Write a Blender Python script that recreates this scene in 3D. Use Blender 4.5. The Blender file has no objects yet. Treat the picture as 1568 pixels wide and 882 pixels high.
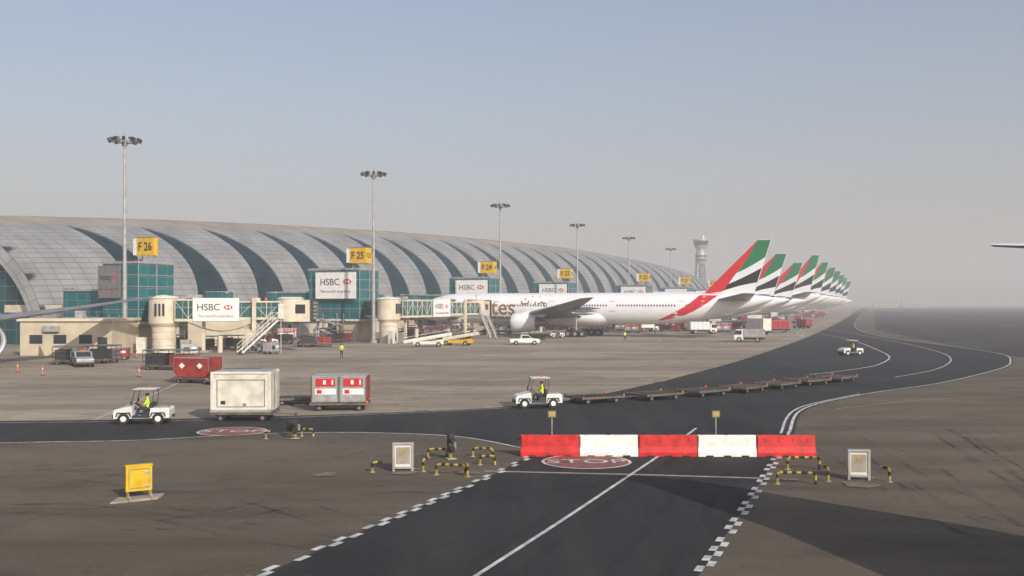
import bpy, bmesh, math, random
from mathutils import Vector, Matrix
random.seed(7)
D=bpy.data; C=bpy.context
scn=C.scene
R=math.radians
CAM_H=6.5
# ---------------------------------------------------------------- materials
def mat(name,col,rough=.6,metal=0.0,var=.12,scale=2.0,bump=0.0,col2=None):
    m=D.materials.new(name); m.use_nodes=True
    n=m.node_tree.nodes; l=m.node_tree.links
    b=n['Principled BSDF']; b.inputs['Roughness'].default_value=rough; b.inputs['Metallic'].default_value=metal
    tc=n.new('ShaderNodeTexCoord'); nz=n.new('ShaderNodeTexNoise'); nz.inputs['Scale'].default_value=scale; nz.inputs['Detail'].default_value=6
    l.new(tc.outputs['Object'],nz.inputs['Vector'])
    mr=n.new('ShaderNodeMapRange'); mr.inputs[1].default_value=.35; mr.inputs[2].default_value=.62
    l.new(nz.outputs['Fac'],mr.inputs[0])
    mx=n.new('ShaderNodeMix'); mx.data_type='RGBA'
    c2=col2 or tuple(max(0,c*(1-var*2)) for c in col)
    mx.inputs[6].default_value=(*c2,1); mx.inputs[7].default_value=(*col,1)
    l.new(mr.outputs[0],mx.inputs[0]); l.new(mx.outputs[2],b.inputs['Base Color'])
    if bump:
        bp=n.new('ShaderNodeBump'); bp.inputs['Strength'].default_value=bump; bp.inputs['Distance'].default_value=.02
        l.new(nz.outputs['Fac'],bp.inputs['Height']); l.new(bp.outputs[0],b.inputs['Normal'])
    return m

def ground_mat(name,ca,cb,cs,rough=.85,joints=0,streak=(.02,.35),rot=0,stain=.5,crack=0):
    m=D.materials.new(name); m.use_nodes=True
    n=m.node_tree.nodes; l=m.node_tree.links
    b=n['Principled BSDF']; b.inputs['Roughness'].default_value=rough
    b.inputs['Specular IOR Level'].default_value=.2
    tc=n.new('ShaderNodeTexCoord')
    def noise(scale,detail=5,vec=None,rg=.6):
        z=n.new('ShaderNodeTexNoise'); z.inputs['Scale'].default_value=scale; z.inputs['Detail'].default_value=detail; z.inputs['Roughness'].default_value=rg
        l.new(vec or tc.outputs['Object'],z.inputs['Vector']); return z.outputs['Fac']
    def rng(s,a,b_,c=0,d=1):
        r=n.new('ShaderNodeMapRange'); r.inputs[1].default_value=a; r.inputs[2].default_value=b_; r.inputs[3].default_value=c; r.inputs[4].default_value=d
        l.new(s,r.inputs[0]); return r.outputs[0]
    def mix(f,a,b_,mode='MIX'):
        x=n.new('ShaderNodeMix'); x.data_type='RGBA'; x.blend_type=mode
        if isinstance(f,float): x.inputs[0].default_value=f
        else: l.new(f,x.inputs[0])
        for i,v in ((6,a),(7,b_)):
            if isinstance(v,tuple): x.inputs[i].default_value=(*v,1)
            else: l.new(v,x.inputs[i])
        return x.outputs[2]
    base=mix(rng(noise(.06,6),.4,.6),ca,cb)
    mp=n.new('ShaderNodeMapping'); mp.inputs['Rotation'].default_value[2]=rot; mp.inputs['Scale'].default_value=(streak[0],streak[1],1)
    l.new(tc.outputs['Object'],mp.inputs['Vector'])
    st=rng(noise(1.0,7,mp.outputs[0],.65),.47,.66,0,stain)
    base=mix(st,base,cs)
    base=mix(rng(noise(.35,6,rg=.7),.52,.68,0,stain*.7),base,cs)
    base=mix(rng(noise(1.7,5,rg=.6),.60,.68,0,stain*.6),base,cs)
    fine=rng(noise(9,5,rg=.8),.35,.65,.80,1.16)
    cm=n.new('ShaderNodeCombineColor'); 
    for i in range(3): l.new(fine,cm.inputs[i])
    base=mix(1.0,base,cm.outputs[0],'MULTIPLY')
    if joints:
        mp2=n.new('ShaderNodeMapping'); mp2.inputs['Rotation'].default_value[2]=R(23.5)
        l.new(tc.outputs['Object'],mp2.inputs['Vector'])
        bk=n.new('ShaderNodeTexBrick'); bk.offset=0; bk.inputs['Scale'].default_value=1; bk.inputs['Brick Width'].default_value=joints; bk.inputs['Row Height'].default_value=joints
        bk.inputs['Mortar Size'].default_value=.06; bk.inputs['Color1'].default_value=(1,1,1,1); bk.inputs['Color2'].default_value=(.85,.85,.85,1); bk.inputs['Mortar'].default_value=(.55,.53,.5,1)
        l.new(mp2.outputs[0],bk.inputs['Vector'])
        base=mix(1.0,base,bk.outputs['Color'],'MULTIPLY')
    l.new(base,b.inputs['Base Color'])
    bp=n.new('ShaderNodeBump'); bp.inputs['Strength'].default_value=.3; bp.inputs['Distance'].default_value=.012
    l.new(noise(30,3),bp.inputs['Height']); l.new(bp.outputs[0],b.inputs['Normal'])
    return m

def panel_mat(name,c1,c2,mort,bw,bh,ms,rough,metal,useuv=True,spec=.5):
    m=D.materials.new(name); m.use_nodes=True
    n=m.node_tree.nodes; l=m.node_tree.links
    b=n['Principled BSDF']; b.inputs['Roughness'].default_value=rough; b.inputs['Metallic'].default_value=metal
    b.inputs['Specular IOR Level'].default_value=spec
    tc=n.new('ShaderNodeTexCoord')
    bk=n.new('ShaderNodeTexBrick'); bk.offset=0; bk.inputs['Scale'].default_value=1; bk.inputs['Brick Width'].default_value=bw; bk.inputs['Row Height'].default_value=bh
    bk.inputs['Mortar Size'].default_value=ms; bk.inputs['Color1'].default_value=(*c1,1); bk.inputs['Color2'].default_value=(*c2,1); bk.inputs['Mortar'].default_value=(*mort,1)
    if useuv: l.new(tc.outputs['UV'],bk.inputs['Vector'])
    else:
        sp=n.new('ShaderNodeSeparateXYZ'); l.new(tc.outputs['Object'],sp.inputs[0]); ad=n.new('ShaderNodeMath'); l.new(sp.outputs[0],ad.inputs[0]); l.new(sp.outputs[1],ad.inputs[1])
        cb=n.new('ShaderNodeCombineXYZ'); l.new(ad.outputs[0],cb.inputs[0]); l.new(sp.outputs[2],cb.inputs[1]); l.new(cb.outputs[0],bk.inputs['Vector'])
    nz=n.new('ShaderNodeTexNoise'); nz.inputs['Scale'].default_value=.15; nz.inputs['Detail'].default_value=5
    l.new(tc.outputs['Object'],nz.inputs['Vector'])
    mr=n.new('ShaderNodeMapRange'); mr.inputs[1].default_value=.3; mr.inputs[2].default_value=.7; mr.inputs[3].default_value=.75; mr.inputs[4].default_value=1.1
    l.new(nz.outputs['Fac'],mr.inputs[0])
    cm=n.new('ShaderNodeCombineColor')
    for i in range(3): l.new(mr.outputs[0],cm.inputs[i])
    mx=n.new('ShaderNodeMix'); mx.data_type='RGBA'; mx.blend_type='MULTIPLY'; mx.inputs[0].default_value=1
    l.new(bk.outputs['Color'],mx.inputs[6]); l.new(cm.outputs[0],mx.inputs[7]); l.new(mx.outputs[2],b.inputs['Base Color'])
    return m

M={}
M['white']=mat('white_paint',(.80,.80,.79),.35,0,.06,1.5)
M['plane']=mat('aircraft_white',(.82,.83,.85),.28,0,.03,.3)
M['vwhite']=mat('vehicle_white',(.78,.78,.76),.4,0,.10,2.5)
M['beige']=mat('beige_render',(.58,.50,.37),.75,0,.1,.5)
M['beige2']=mat('beige_metal',(.66,.59,.46),.5,0,.10,.8)
M['grey']=mat('grey_metal',(.24,.24,.24),.5,.3,.15,2)
M['lgrey']=mat('light_grey_metal',(.40,.40,.39),.5,.2,.15,2)
M['dark']=mat('dark_metal',(.04,.04,.04),.6,.1,.2,3)
M['dframe']=mat('dolly_frame_metal',(.15,.125,.10),.6,.1,.25,3)
M['black']=mat('black_rubber',(.02,.02,.02),.8,0,.2,5)
M['red']=mat('red_paint',(.55,.025,.03),.4,0,.1,1)
M['bred']=mat('barrier_red_plastic',(.62,.016,.014),.5,0,.18,2.5,.1)
M['bwhite']=mat('barrier_white_plastic',(.82,.81,.78),.5,0,.1,2.5,.1,col2=(.66,.64,.57))
M['cred']=mat('container_red',(.34,.04,.03),.5,.1,.2,1.5)
M['lred']=mat('livery_red',(.60,.012,.02),.3,0,.05,.5)
M['lgreen']=mat('livery_green',(.010,.18,.068),.3,0,.05,.5)
M['lblack']=mat('livery_black',(.012,.012,.016),.3,0,.05,.5)
M['gold']=mat('livery_gold',(.26,.13,.055),.45,0,.05,.5)
M['yellow']=mat('yellow_paint',(.72,.44,.006),.5,0,.13,2.5)
M['hoopy']=mat('guard_rail_yellow',(.50,.35,.05),.6,0,.3,5)
M['ywhite']=mat('cream_paint',(.7,.68,.6),.5,0,.1,2)
M['vest']=mat('hi_vis_fabric',(.62,.80,.03),.8,0,.08,6)
M['blue']=mat('navy_cloth',(.03,.04,.08),.9,0,.2,8)
M['skin']=mat('skin',(.30,.16,.09),.6,0,.1,10)
M['hair']=mat('hair',(.015,.012,.01),.8,0,.1,20)
M['wing']=mat('wing_grey',(.22,.23,.25),.35,.2,.1,.5)
M['glass']=mat('vehicle_glass',(.03,.04,.045),.08,0,.1,1)
M['win']=mat('cabin_window',(.04,.045,.06),.15,0,.1,1)
M['orange']=mat('orange_plastic',(.75,.14,.03),.5,0,.1,3)
M['alu']=mat('aluminium',(.55,.55,.53),.4,.6,.15,2)
M['cont']=mat('container_skin',(.72,.69,.60),.55,.05,.12,1.2,.1,col2=(.50,.46,.38))
M['wood']=mat('deck_board',(.17,.12,.08),.8,0,.2,3)
M['concrete']=mat('concrete_block',(.36,.32,.26),.9,0,.15,2)
M['line']=mat('road_paint_white',(.66,.66,.64),.7,0,.2,1.8,col2=(.34,.34,.33))
M['yline']=mat('road_paint_yellow',(.42,.33,.12),.8,0,.25,1.5)
M['rline']=mat('road_paint_red',(.28,.09,.07),.8,0,.2,2.5,col2=(.13,.06,.055))
M['taxiglass']=panel_mat('teal_glazing',(.006,.115,.13),(.010,.155,.17),(.12,.19,.20),2.0,1.75,.07,.25,0,False,.3)
M['tglass']=panel_mat('terminal_glazing',(.003,.017,.025),(.006,.030,.040),(.02,.058,.068),1.5,1.5,.05,.38,0,spec=.12)
M['shell']=panel_mat('terminal_cladding',(.25,.26,.265),(.29,.295,.295),(.15,.16,.16),3.0,1.3,.08,.55,.05,spec=.25)
M['roof']=panel_mat('roof_cladding',(.31,.28,.23),(.34,.31,.26),(.22,.20,.17),40.0,1.1,.07,.75,0,spec=.2)
M['tunglass']=panel_mat('jet_bridge_glazing',(.015,.085,.085),(.03,.12,.12),(.24,.28,.26),1.3,3.0,.06,.2,0,False)
# tyre marks: thin rubber film, patchy (noise-driven coverage)
tm_=D.materials.new('tyre_marks'); tm_.use_nodes=True; n=tm_.node_tree.nodes; l=tm_.node_tree.links
b_=n['Principled BSDF']; b_.inputs['Base Color'].default_value=(.03,.028,.025,1); b_.inputs['Roughness'].default_value=.8
tc=n.new('ShaderNodeTexCoord'); nz=n.new('ShaderNodeTexNoise'); nz.inputs['Scale'].default_value=.35; nz.inputs['Detail'].default_value=8; nz.inputs['Roughness'].default_value=.75
mr=n.new('ShaderNodeMapRange'); mr.inputs[1].default_value=.44; mr.inputs[2].default_value=.72; mr.inputs[4].default_value=.42
l.new(tc.outputs['Object'],nz.inputs['Vector']); l.new(nz.outputs['Fac'],mr.inputs[0]); l.new(mr.outputs[0],b_.inputs['Alpha']); M['tyre']=tm_
# ---------------------------------------------------------------- mesh builder
class B:
    def __init__(s): s.v=[];s.f=[];s.m=[];s.s=[];s.mats=[]; s.X=Matrix.Identity(4)
    def mi(s,m):
        if isinstance(m,str): m=M[m]
        if m not in s.mats: s.mats.append(m)
        return s.mats.index(m)
    def add(s,vs,fs,m,smooth=False):
        o=len(s.v); s.v+= [tuple(s.X@Vector(p)) for p in vs]
        k=s.mi(m)
        for f in fs: s.f.append([i+o for i in f]); s.m.append(k); s.s.append(smooth)
    def box(s,c,d,m,rz=0,ry=0,taper=1):
        x,y,z=[q/2 for q in d]
        P=[(-x,-y,-z),(x,-y,-z),(x,y,-z),(-x,y,-z),(-x*taper,-y*taper,z),(x*taper,-y*taper,z),(x*taper,y*taper,z),(-x*taper,y*taper,z)]
        Mx=Matrix.Translation(c)@Matrix.Rotation(rz,4,'Z')@Matrix.Rotation(ry,4,'Y')
        s.add([Mx@Vector(p) for p in P],[(0,3,2,1),(4,5,6,7),(0,1,5,4),(1,2,6,5),(2,3,7,6),(3,0,4,7)],m)
    def bb(s,x0,x1,y0,y1,z0,z1,m): s.box(((x0+x1)/2,(y0+y1)/2,(z0+z1)/2),(x1-x0,y1-y0,z1-z0),m)
    def prism(s,poly,y0,y1,m):
        n=len(poly)
        vs=[(x,y0,z) for x,z in poly]+[(x,y1,z) for x,z in poly]
        fs=[tuple(range(n)),tuple(range(2*n-1,n-1,-1))]+[(i,i+n,(i+1)%n+n,(i+1)%n) for i in range(n)]
        s.add(vs,fs,m)
    def cyl(s,p0,p1,r0,r1,m,n=12,caps=True,capm=None):
        p0=Vector(p0);p1=Vector(p1);d=(p1-p0).normalized()
        a=d.orthogonal().normalized(); b=d.cross(a)
        ring=lambda p,r:[p+(a*math.cos(2*math.pi*i/n)+b*math.sin(2*math.pi*i/n))*r for i in range(n)]
        A=ring(p0,r0);Bq=ring(p1,r1)
        s.add(A+Bq,[(i,(i+1)%n,(i+1)%n+n,i+n) for i in range(n)],m,True)
        if caps:
            s.add(A,[tuple(range(n-1,-1,-1))],capm or m); s.add(Bq,[tuple(range(n))],capm or m)
    def bar(s,p0,p1,w,m): s.cyl(p0,p1,w/2,w/2,m,4)
    def lathe(s,prof,org,m,n=24,ax='X'):
        vs=[];o=Vector(org)
        for x,r in prof:
            for i in range(n):
                t=2*math.pi*i/n
                p=(x,r*math.cos(t),r*math.sin(t)) if ax=='X' else (r*math.cos(t),r*math.sin(t),x)
                vs.append(o+Vector(p))
        fs=[]
        for j in range(len(prof)-1):
            for i in range(n): fs.append((j*n+i,j*n+(i+1)%n,(j+1)*n+(i+1)%n,(j+1)*n+i))
        s.add(vs,fs,m,True)
    def loft(s,rings,m,closed=True,smooth=True):
        n=len(rings[0]); vs=[p for r in rings for p in r]; fs=[]
        for j in range(len(rings)-1):
            for i in range(n if closed else n-1): fs.append((j*n+i,j*n+(i+1)%n,(j+1)*n+(i+1)%n,(j+1)*n+i))
        s.add(vs,fs,m,smooth)
        if closed:
            s.add(rings[0],[tuple(range(n))],m); s.add(rings[-1],[tuple(range(n-1,-1,-1))],m)
    def wheel(s,x,y,r,w,hub='white',ax=1):
        s.cyl((x,y-w/2,r),(x,y+w/2,r),r,r,'black',18)
        for q in (-1,1): s.cyl((x,y+q*w/2*.9,r),(x,y+q*(w/2+.015),r),r*.52,r*.5,hub,12)
    def obj(s,name,loc=(0,0,0),rz=0,bevel=0,parent=None,scale=None):
        me=D.meshes.new(name); me.from_pydata(s.v,[],s.f)
        for m in s.mats: me.materials.append(m)
        for p,k,sm in zip(me.polygons,s.m,s.s): p.material_index=k; p.use_smooth=sm
        bm=bmesh.new(); bm.from_mesh(me); bmesh.ops.recalc_face_normals(bm,faces=bm.faces); bm.to_mesh(me); bm.free()
        return place(name,me,loc,rz,bevel,parent,scale)
def place(name,me,loc=(0,0,0),rz=0,bevel=0,parent=None,scale=None):
    o=D.objects.new(name,me); C.collection.objects.link(o)
    if len(loc)==2: loc=(loc[0],loc[1],0)
    o.location=loc; o.rotation_euler=(0,0,rz)
    if scale: o.scale=scale
    if parent: o.parent=parent
    if bevel:
        b=o.modifiers.new('bevel','BEVEL'); b.width=bevel; b.segments=2; b.limit_method='ANGLE'; b.angle_limit=R(50)
    return o
def text(body,size,loc,rot,m,parent,name='lettering',align='CENTER',ext=.01,sx=1,bold=0):
    c=D.curves.new(name,'FONT'); c.body=body; c.size=size; c.align_x=align; c.align_y='CENTER'; c.extrude=ext; c.resolution_u=3; c.offset=bold
    o=D.objects.new(name,c); C.collection.objects.link(o); c.materials.append(M[m])
    o.location=loc; o.rotation_euler=rot; o.parent=parent; o.scale=(sx,1,1); return o
# ground survey: bearing column a, depression row b  ->  metres on the apron (X right, Y ahead)
def at(a,b):
    d=b-465.0; return ((a-784)*CAM_H/d, CAM_H*1568/d)
def smooth(pts,k=8):
    P=[Vector(p).to_2d() for p in pts]; out=[]
    for i in range(len(P)-1):
        p0=P[max(i-1,0)];p1=P[i];p2=P[i+1];p3=P[min(i+2,len(P)-1)]
        m1=(p2-p0)*.5;m2=(p3-p1)*.5
        L=(p2-p1).length
        if m1.length>L*1.2: m1=m1.normalized()*L*1.2
        if m2.length>L*1.2: m2=m2.normalized()*L*1.2
        for j in range(k):
            t=j/k
            out.append((2*t**3-3*t*t+1)*p1+(t**3-2*t*t+t)*m1+(-2*t**3+3*t*t)*p2+(t**3-t*t)*m2)
    out.append(P[-1]); return out
def sheet(name,pts,z,m):
    me=D.meshes.new(name); me.from_pydata([(p[0],p[1],z) for p in pts],[],[tuple(range(len(pts)))])
    bm=bmesh.new(); bm.from_mesh(me); bmesh.ops.triangulate(bm,faces=bm.faces)
    for f in bm.faces:
        if f.normal.z<0: f.normal_flip()
    bm.to_mesh(me); bm.free(); me.materials.append(m); return place(name,me)
mark=B()
def strip(pts,w,m,z=.014,sm=True,off=0,tgt=None):
    P=smooth(pts) if sm else [Vector(p) for p in pts]
    L=[];n=len(P)
    for i in range(n):
        d=(P[min(i+1,n-1)]-P[max(i-1,0)]).normalized(); q=Vector((-d.y,d.x))
        c=P[i]+q*off
        L.append(((c+q*w/2).x,(c+q*w/2).y,z)); L.append(((c-q*w/2).x,(c-q*w/2).y,z))
    (tgt or mark).add(L,[(2*i,2*i+1,2*i+3,2*i+2) for i in range(n-1)],m)
def zipper(pts,m='line',L=.55,w=.2,z=.014):
    P=smooth(pts,4)
    k=0;carry=0
    for a,b in zip(P,P[1:]):
        l=(b-a).length;d=(b-a).normalized();t=carry
        while t+L<=l+L*.5:
            if t>=0:
                q=Vector((-d.y,d.x))*(w/2 if k%2 else -w/2)
                c=a+d*(t+L/2)+q; e=d*L/2; g=Vector((-d.y,d.x))*w/2
                mark.add([(*(c-e-g),z),(*(c+e-g),z),(*(c+e+g),z),(*(c-e+g),z)],[(0,1,2,3)],m); k+=1
            t+=L
        carry=t-l
# ---------------------------------------------------------------- ground
g_fore=ground_mat('weathered_asphalt',(.110,.093,.066),(.152,.130,.093),(.056,.048,.036),.92,0,(.05,.25),R(20),.55)
g_apron=ground_mat('apron_concrete',(.30,.252,.188),(.39,.335,.258),(.125,.103,.078),.88,7.5,(.015,.16),R(-15),.6)
g_road=ground_mat('fresh_asphalt',(.022,.022,.022),(.034,.033,.032),(.066,.061,.053),.85,0,(.6,.03),R(0),.38)
g_taxi=ground_mat('taxiway_asphalt',(.046,.043,.040),(.072,.066,.058),(.026,.025,.024),.88,0,(.01,.1),R(-10),.6)
sheet('ground',[(-9000,-600),(9000,-600),(9000,9000),(-9000,9000)],0,g_fore)
edge=[at(-300,650),at(0,645),at(300,641),at(620,631),at(790,622),at(900,608),at(1020,582),at(1140,549),at(1240,514),at(1290,490),at(1308,478),at(1322,470)]
edge_s=[tuple(p) for p in smooth(edge,4)]
sheet('apron',[(-1500,-80)]+[(-200,20)]+edge_s+[(900,2500),(-1500,2500)],.004,g_apron)
outer=[at(1195,690),at(1215,665),at(1238,626),at(1330,604),at(1450,586),at(1538,564),at(1551,553),at(1535,542),at(1450,529),at(1360,517),at(1318,506),at(1310,495),at(1322,480),at(1336,470)]
outer_s=[tuple(p) for p in smooth(outer,8)]
sheet('taxiway',[at(1340,505),at(1450,527),at(1560,547),at(1800,562),at(2600,585),at(5000,600),(4000,900),(4000,3500),at(1340,469)],.008,g_taxi)
lower=[at(-300,692),at(0,679),at(200,675),at(330,668),at(420,664),at(560,663),at(700,669),at(797,686)]
lower_s=[tuple(p) for p in smooth(lower,4)]
road=[(-200,20)]+edge_s+list(reversed(outer_s))+[at(1150,760),at(1070,882),at(985,1010),at(200,1010),at(400,882),at(560,812),at(760,725),at(812,697)]+list(reversed(lower_s))+[(-200,-10)]
sheet('road',road,.012,g_road)
Z=.022
W='line'
strip(lower,.16,W,Z)
strip([at(-300,654),at(0,648),at(300,644),at(620,633),at(790,624),at(830,617)],.10,W,Z)
strip(outer,.16,W,Z,off=.25)
strip(outer[1:4],.14,W,Z,off=.62)
strip([at(1012,585),at(1140,550),at(1240,515),at(1290,491),at(1308,479)],.18,'yline',Z,off=.1)
strip([at(1010,698),at(950,738),at(860,798),at(730,882),at(600,966)],.13,W,Z)
strip([at(1040,676),at(1066,656)],.14,W,Z,sm=False)
zipper([at(822,694),at(760,725),at(560,812),at(400,880),at(250,945)],z=Z)
zipper([at(1192,697),at(1150,765),at(1072,880),at(1020,950)],z=Z)
strip([at(742,722),at(1000,728),at(1165,733)],.25,'concrete',Z-.002,sm=False)
strip([at(1226,516),at(1238,509),at(1300,520),at(1348,538),at(1362,548),at(1340,560),at(1290,568),at(1240,574)],.18,W,Z)
strip([at(1248,502),at(1300,510),at(1380,525),at(1440,540),at(1456,552),at(1432,566),at(1370,578)],.14,W,Z)
strip([at(1298,478),at(1240,503),at(1220,510),at(1232,517)],.16,W,Z)
strip([at(1280,626),at(1420,612),at(1568,606),at(1900,600)],.12,'yline',.006)
for a,b,c,d in [(963,574,1000,584),(990,590,1035,578),(1012,571,1035,580),(640,579,700,577),(720,574,760,573),(60,600,130,596),(560,601,600,600)]:
    strip([at(a,b),at(c,d)],.22,'yline' if a>900 else 'rline',.010,sm=False)
strip([at(140,645),at(270,588),at(330,563)],.1,W,.010,sm=False)
strip([at(430,553),at(620,610),at(700,628)],.12,'yline',.010,sm=False)
strip([at(140,600),at(330,612),at(560,615)],.10,'yline',.010,sm=False)
strip([at(1339,471),at(1345,474),at(1560,500),at(1900,535)],.4,'yline',.014,sm=False)
def disc(c,r,m,z,n=36):
    mark.add([(c[0]+r*math.cos(2*math.pi*i/n),c[1]+r*math.sin(2*math.pi*i/n),z) for i in range(n)],[tuple(range(n))],m)
stops=[((3.05,42.0),1.85),((-14.2,52.0),1.75)]
for c,r in stops:
    disc(c,r,W,Z+.004); disc(c,r*.93,'rline',Z+.008)
road_marks=mark.obj('road_markings')
for c,r in stops:
    text('STOP',r*.75,(c[0],c[1],Z+.012),(0,0,R(0)),'line',road_marks,'stop_lettering',ext=0)
# rubber left by tyres (thin patchy films on the surface)
ty=B(); random.seed(21)
def pair(pts,z,w=.26,g=1.3):
    for s in (-1,1): strip(pts,w,'tyre',z,off=s*g/2,tgt=ty)
pair([at(-200,670),at(200,662),at(560,652),at(860,640),at(1080,610),at(1220,560),at(1290,515)],.0165,.4)
pair([at(-200,662),at(300,653),at(700,641),at(1000,620),at(1180,600),at(1330,570),at(1400,552)],.017,.35)
pair([at(640,960),at(860,800),at(1010,700),at(1100,640)],.0175,.35); pair([at(900,990),at(990,860),at(1080,740),at(1140,660)],.018,.35)
for i in range(7):
    x=random.uniform(1250,1500); pair([at(x,random.uniform(640,680)),at(x+90,random.uniform(700,740)),at(x+240,random.uniform(760,820)),at(x+500,random.uniform(820,860))],.0025+i*.0004,.22,random.choice([1.3,1.5,2.2]))
for i in range(10):
    x=random.uniform(-100,500); y=random.uniform(700,820); pair([at(x,y),at(x+150,y+random.uniform(-25,15)),at(x+330,y+random.uniform(-40,40))],.0062+i*.0003-.004,.22,1.4)
for i in range(16):
    x=random.uniform(100,1000); y=random.uniform(545,615); yy=random.uniform(-14,14)
    pair([at(x,y),at(x+80,y+yy*.3),at(x+200,max(540,y+yy))],.0065+i*.0002,.4,random.choice([1.4,2.5]))
ty.obj('tyre_marks')

# ---------------------------------------------------------------- terminal concourse
U=Vector((.4,.9165,0)); N=Vector((.9165,-.4,0)); A0=Vector((-72,158,0))
HT=[(0,21.3),(30,23.3),(60,24.9),(100,26.6),(150,28.4),(200,29.6),(300,31),(400,29.8),(460,28),(500,26),(550,20.5),(585,14),(610,7),(618,2)]
def lerp_t(T,s):
    if s<=T[0][0]: return T[0][1]
    for (a,x),(b,y) in zip(T,T[1:]):
        if s<=b: return x+(y-x)*(s-a)/(b-a)
    return T[-1][1]
def Hs(s): return sum(lerp_t(HT,s+k*12) for k in (-2,-1,0,1,2))/5 if s>25 else lerp_t(HT,s)
WT=[(0,30),(430,30),(500,28),(550,24),(590,17),(618,9)]
def shellp(s,th,ins=0):
    w=lerp_t(WT,s)-ins; h=max(Hs(s)-ins,.5)
    d=30-w*math.cos(th)
    p=A0+U*s-N*d; return (p.x,p.y,h*math.sin(th))
tv=[];tf=[];tm=[];tuv=[]
def tadd(ps,uvs,k):
    o=len(tv); tv.extend(ps); tf.append(tuple(range(o,o+len(ps)))); tm.append(k); tuv.extend(uvs)
TT=R(66)
def band(f0,f1,ths,k,ins=0,nsub=3):
    for j in range(len(ths)-1):
        a,b=ths[j],ths[j+1]
        for i in range(nsub):
            q=lambda th,u:(f0(th)*(1-u)+f1(th)*u)
            u0,u1=i/nsub,(i+1)/nsub
            s=[q(a,u0),q(a,u1),q(b,u1),q(b,u0)]
            if abs(s[0]-s[1])<1e-4 and abs(s[2]-s[3])<1e-4: continue
            T=[a,a,b,b]
            kk=k
            if k==0 and a>=TT-1e-6: kk=2
            tadd([shellp(x,t,ins) for x,t in zip(s,T)],[(x,t*26) for x,t in zip(s,T)],kk)
lo=[TT*j/22 for j in range(23)]
hi=[TT+(math.pi-TT)*j/16 for j in range(17)]
P_=18.0
def cen(tip,t): return tip+4.2*math.sin(math.pi*t)
nb=33
band(lambda t:0,lambda t:11,lo+hi[1:],0,0,4)
for k in range(nb):
    tip=20+P_*k
    st=tip-9
    tt=lambda th:min(th/TT,1)
    fl=lambda th,tip=tip:cen(tip,tt(th))-6.2*(1-tt(th))**.75
    fr=lambda th,tip=tip:cen(tip,tt(th))+4.9*(1-tt(th))**.42
    band(lambda th,st=st:st,fl,lo,0); band(fr,lambda th,st=st:st+P_,lo,0)
    band(fl,fr,lo,1,.22,2)
    for f in (fl,fr):
        for j in range(len(lo)-1):
            a,b=lo[j],lo[j+1]
            tadd([shellp(f(a),a),shellp(f(b),b),shellp(f(b),b,.22),shellp(f(a),a,.22)],[(0,0),(1,0),(1,1),(0,1)],3)
    band(lambda th,st=st:st,lambda th,st=st:st+P_,hi,2,0,3)
nE=48
for j in range(nE):
    a,b=math.pi*j/nE,math.pi*(j+1)/nE
    tadd([shellp(0,a),shellp(0,b),shellp(-.6,b,2.0),shellp(-.6,a,2.0)],[(a*26,0),(b*26,0),(b*26,2),(a*26,2)],0)
    tadd([shellp(-.6,a,2.0),shellp(-.6,b,2.0),shellp(1.2,b,2.0),shellp(1.2,a,2.0)],[(0,a*26),(0,b*26),(2,b*26),(2,a*26)],0)
    c=A0+U*1.2-N*30
    tadd([shellp(1.2,a,2.0),shellp(1.2,b,2.0),(c.x,c.y,0)],[(27*math.cos(a),20*math.sin(a)),(27*math.cos(b),20*math.sin(b)),(0,0)],4)
me=D.meshes.new('terminal_building'); me.from_pydata(tv,[],tf)
uvl=me.uv_layers.new(name='UVMap')
for i,uv in enumerate(tuv): uvl.data[i].uv=uv
M['endglass']=panel_mat('end_wall_glazing',(.006,.045,.055),(.012,.08,.09),(.09,.15,.14),2.4,2.4,.10,.25,0,spec=.25)
for m in ('shell','tglass','roof','grey','endglass'): me.materials.append(M[m])
for p,k in zip(me.polygons,tm): p.material_index=k; p.use_smooth=(k in (0,1,2))
bm=bmesh.new(); bm.from_mesh(me); bmesh.ops.remove_doubles(bm,verts=bm.verts,dist=.001); bmesh.ops.recalc_face_normals(bm,faces=bm.faces)
for e in bm.edges:
    if len(e.link_faces)>1 and e.calc_face_angle(0)>R(30): e.smooth=False
bm.to_mesh(me); bm.free()
term=place('terminal_building',me)
yawN=math.atan2(N.y,N.x)
pb=B()
pb.bb(-14,8,2,560,0,4.6,'beige'); pb.bb(-12,8.5,1.5,560.5,4.6,5.1,'lgrey')
pb.bb(-10,4,1,560,5.1,6.3,'beige2')
y=4
random.seed(3)
while y<540:
    w=random.choice([2.5,3.5,5,1.2]); h=random.choice([2.4,3.2,3.4])
    pb.bb(8,8.05,y,y+w,0.02,h,random.choice(['dark','dark','glass','lgrey','taxiglass']))
    pb.bb(8.0,8.3,y-.35,y-.1,0,4.6,'ywhite')
    if random.random()<.6: pb.bb(8,8.06,y+w+.8,y+w+2.3,2.6,3.5,'win')
    y+=w+random.uniform(2.5,4.5)
pb.bb(8.02,9.6,10,200,3.5,3.62,'lgrey')
for k in range(1,12):
    y=20+18*k-6; pb.bb(4.0,6.5,y,y+4.5,5.1,8.6,'taxiglass'); pb.bb(3.9,6.6,y-.1,y+4.6,8.6,8.75,'lgrey')
pb.obj('podium',A0,yawN,0,term)
sb=B()
sb.bb(0,11.5,0,9,0,4.3,'beige'); sb.bb(-.3,11.8,-.3,9.3,4.3,4.65,'beige2')
for x in (1.2,4.2,7.4): sb.bb(x,x+1.6,-.05,0,1.5,2.6,'win')
sb.bb(9.7,10.9,-.06,0,0,2.3,'dark'); sb.bb(3,5,-.5,-.0,3.0,3.7,'lgrey'); sb.bb(6,7,2,3,4.65,5.6,'lgrey'); sb.bb(2,3.4,3,4.4,4.65,5.5,'grey')
sb.obj('service_building',(-61.5,128),0)
sb.obj('service_building',(-52,160),R(-66))

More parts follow.
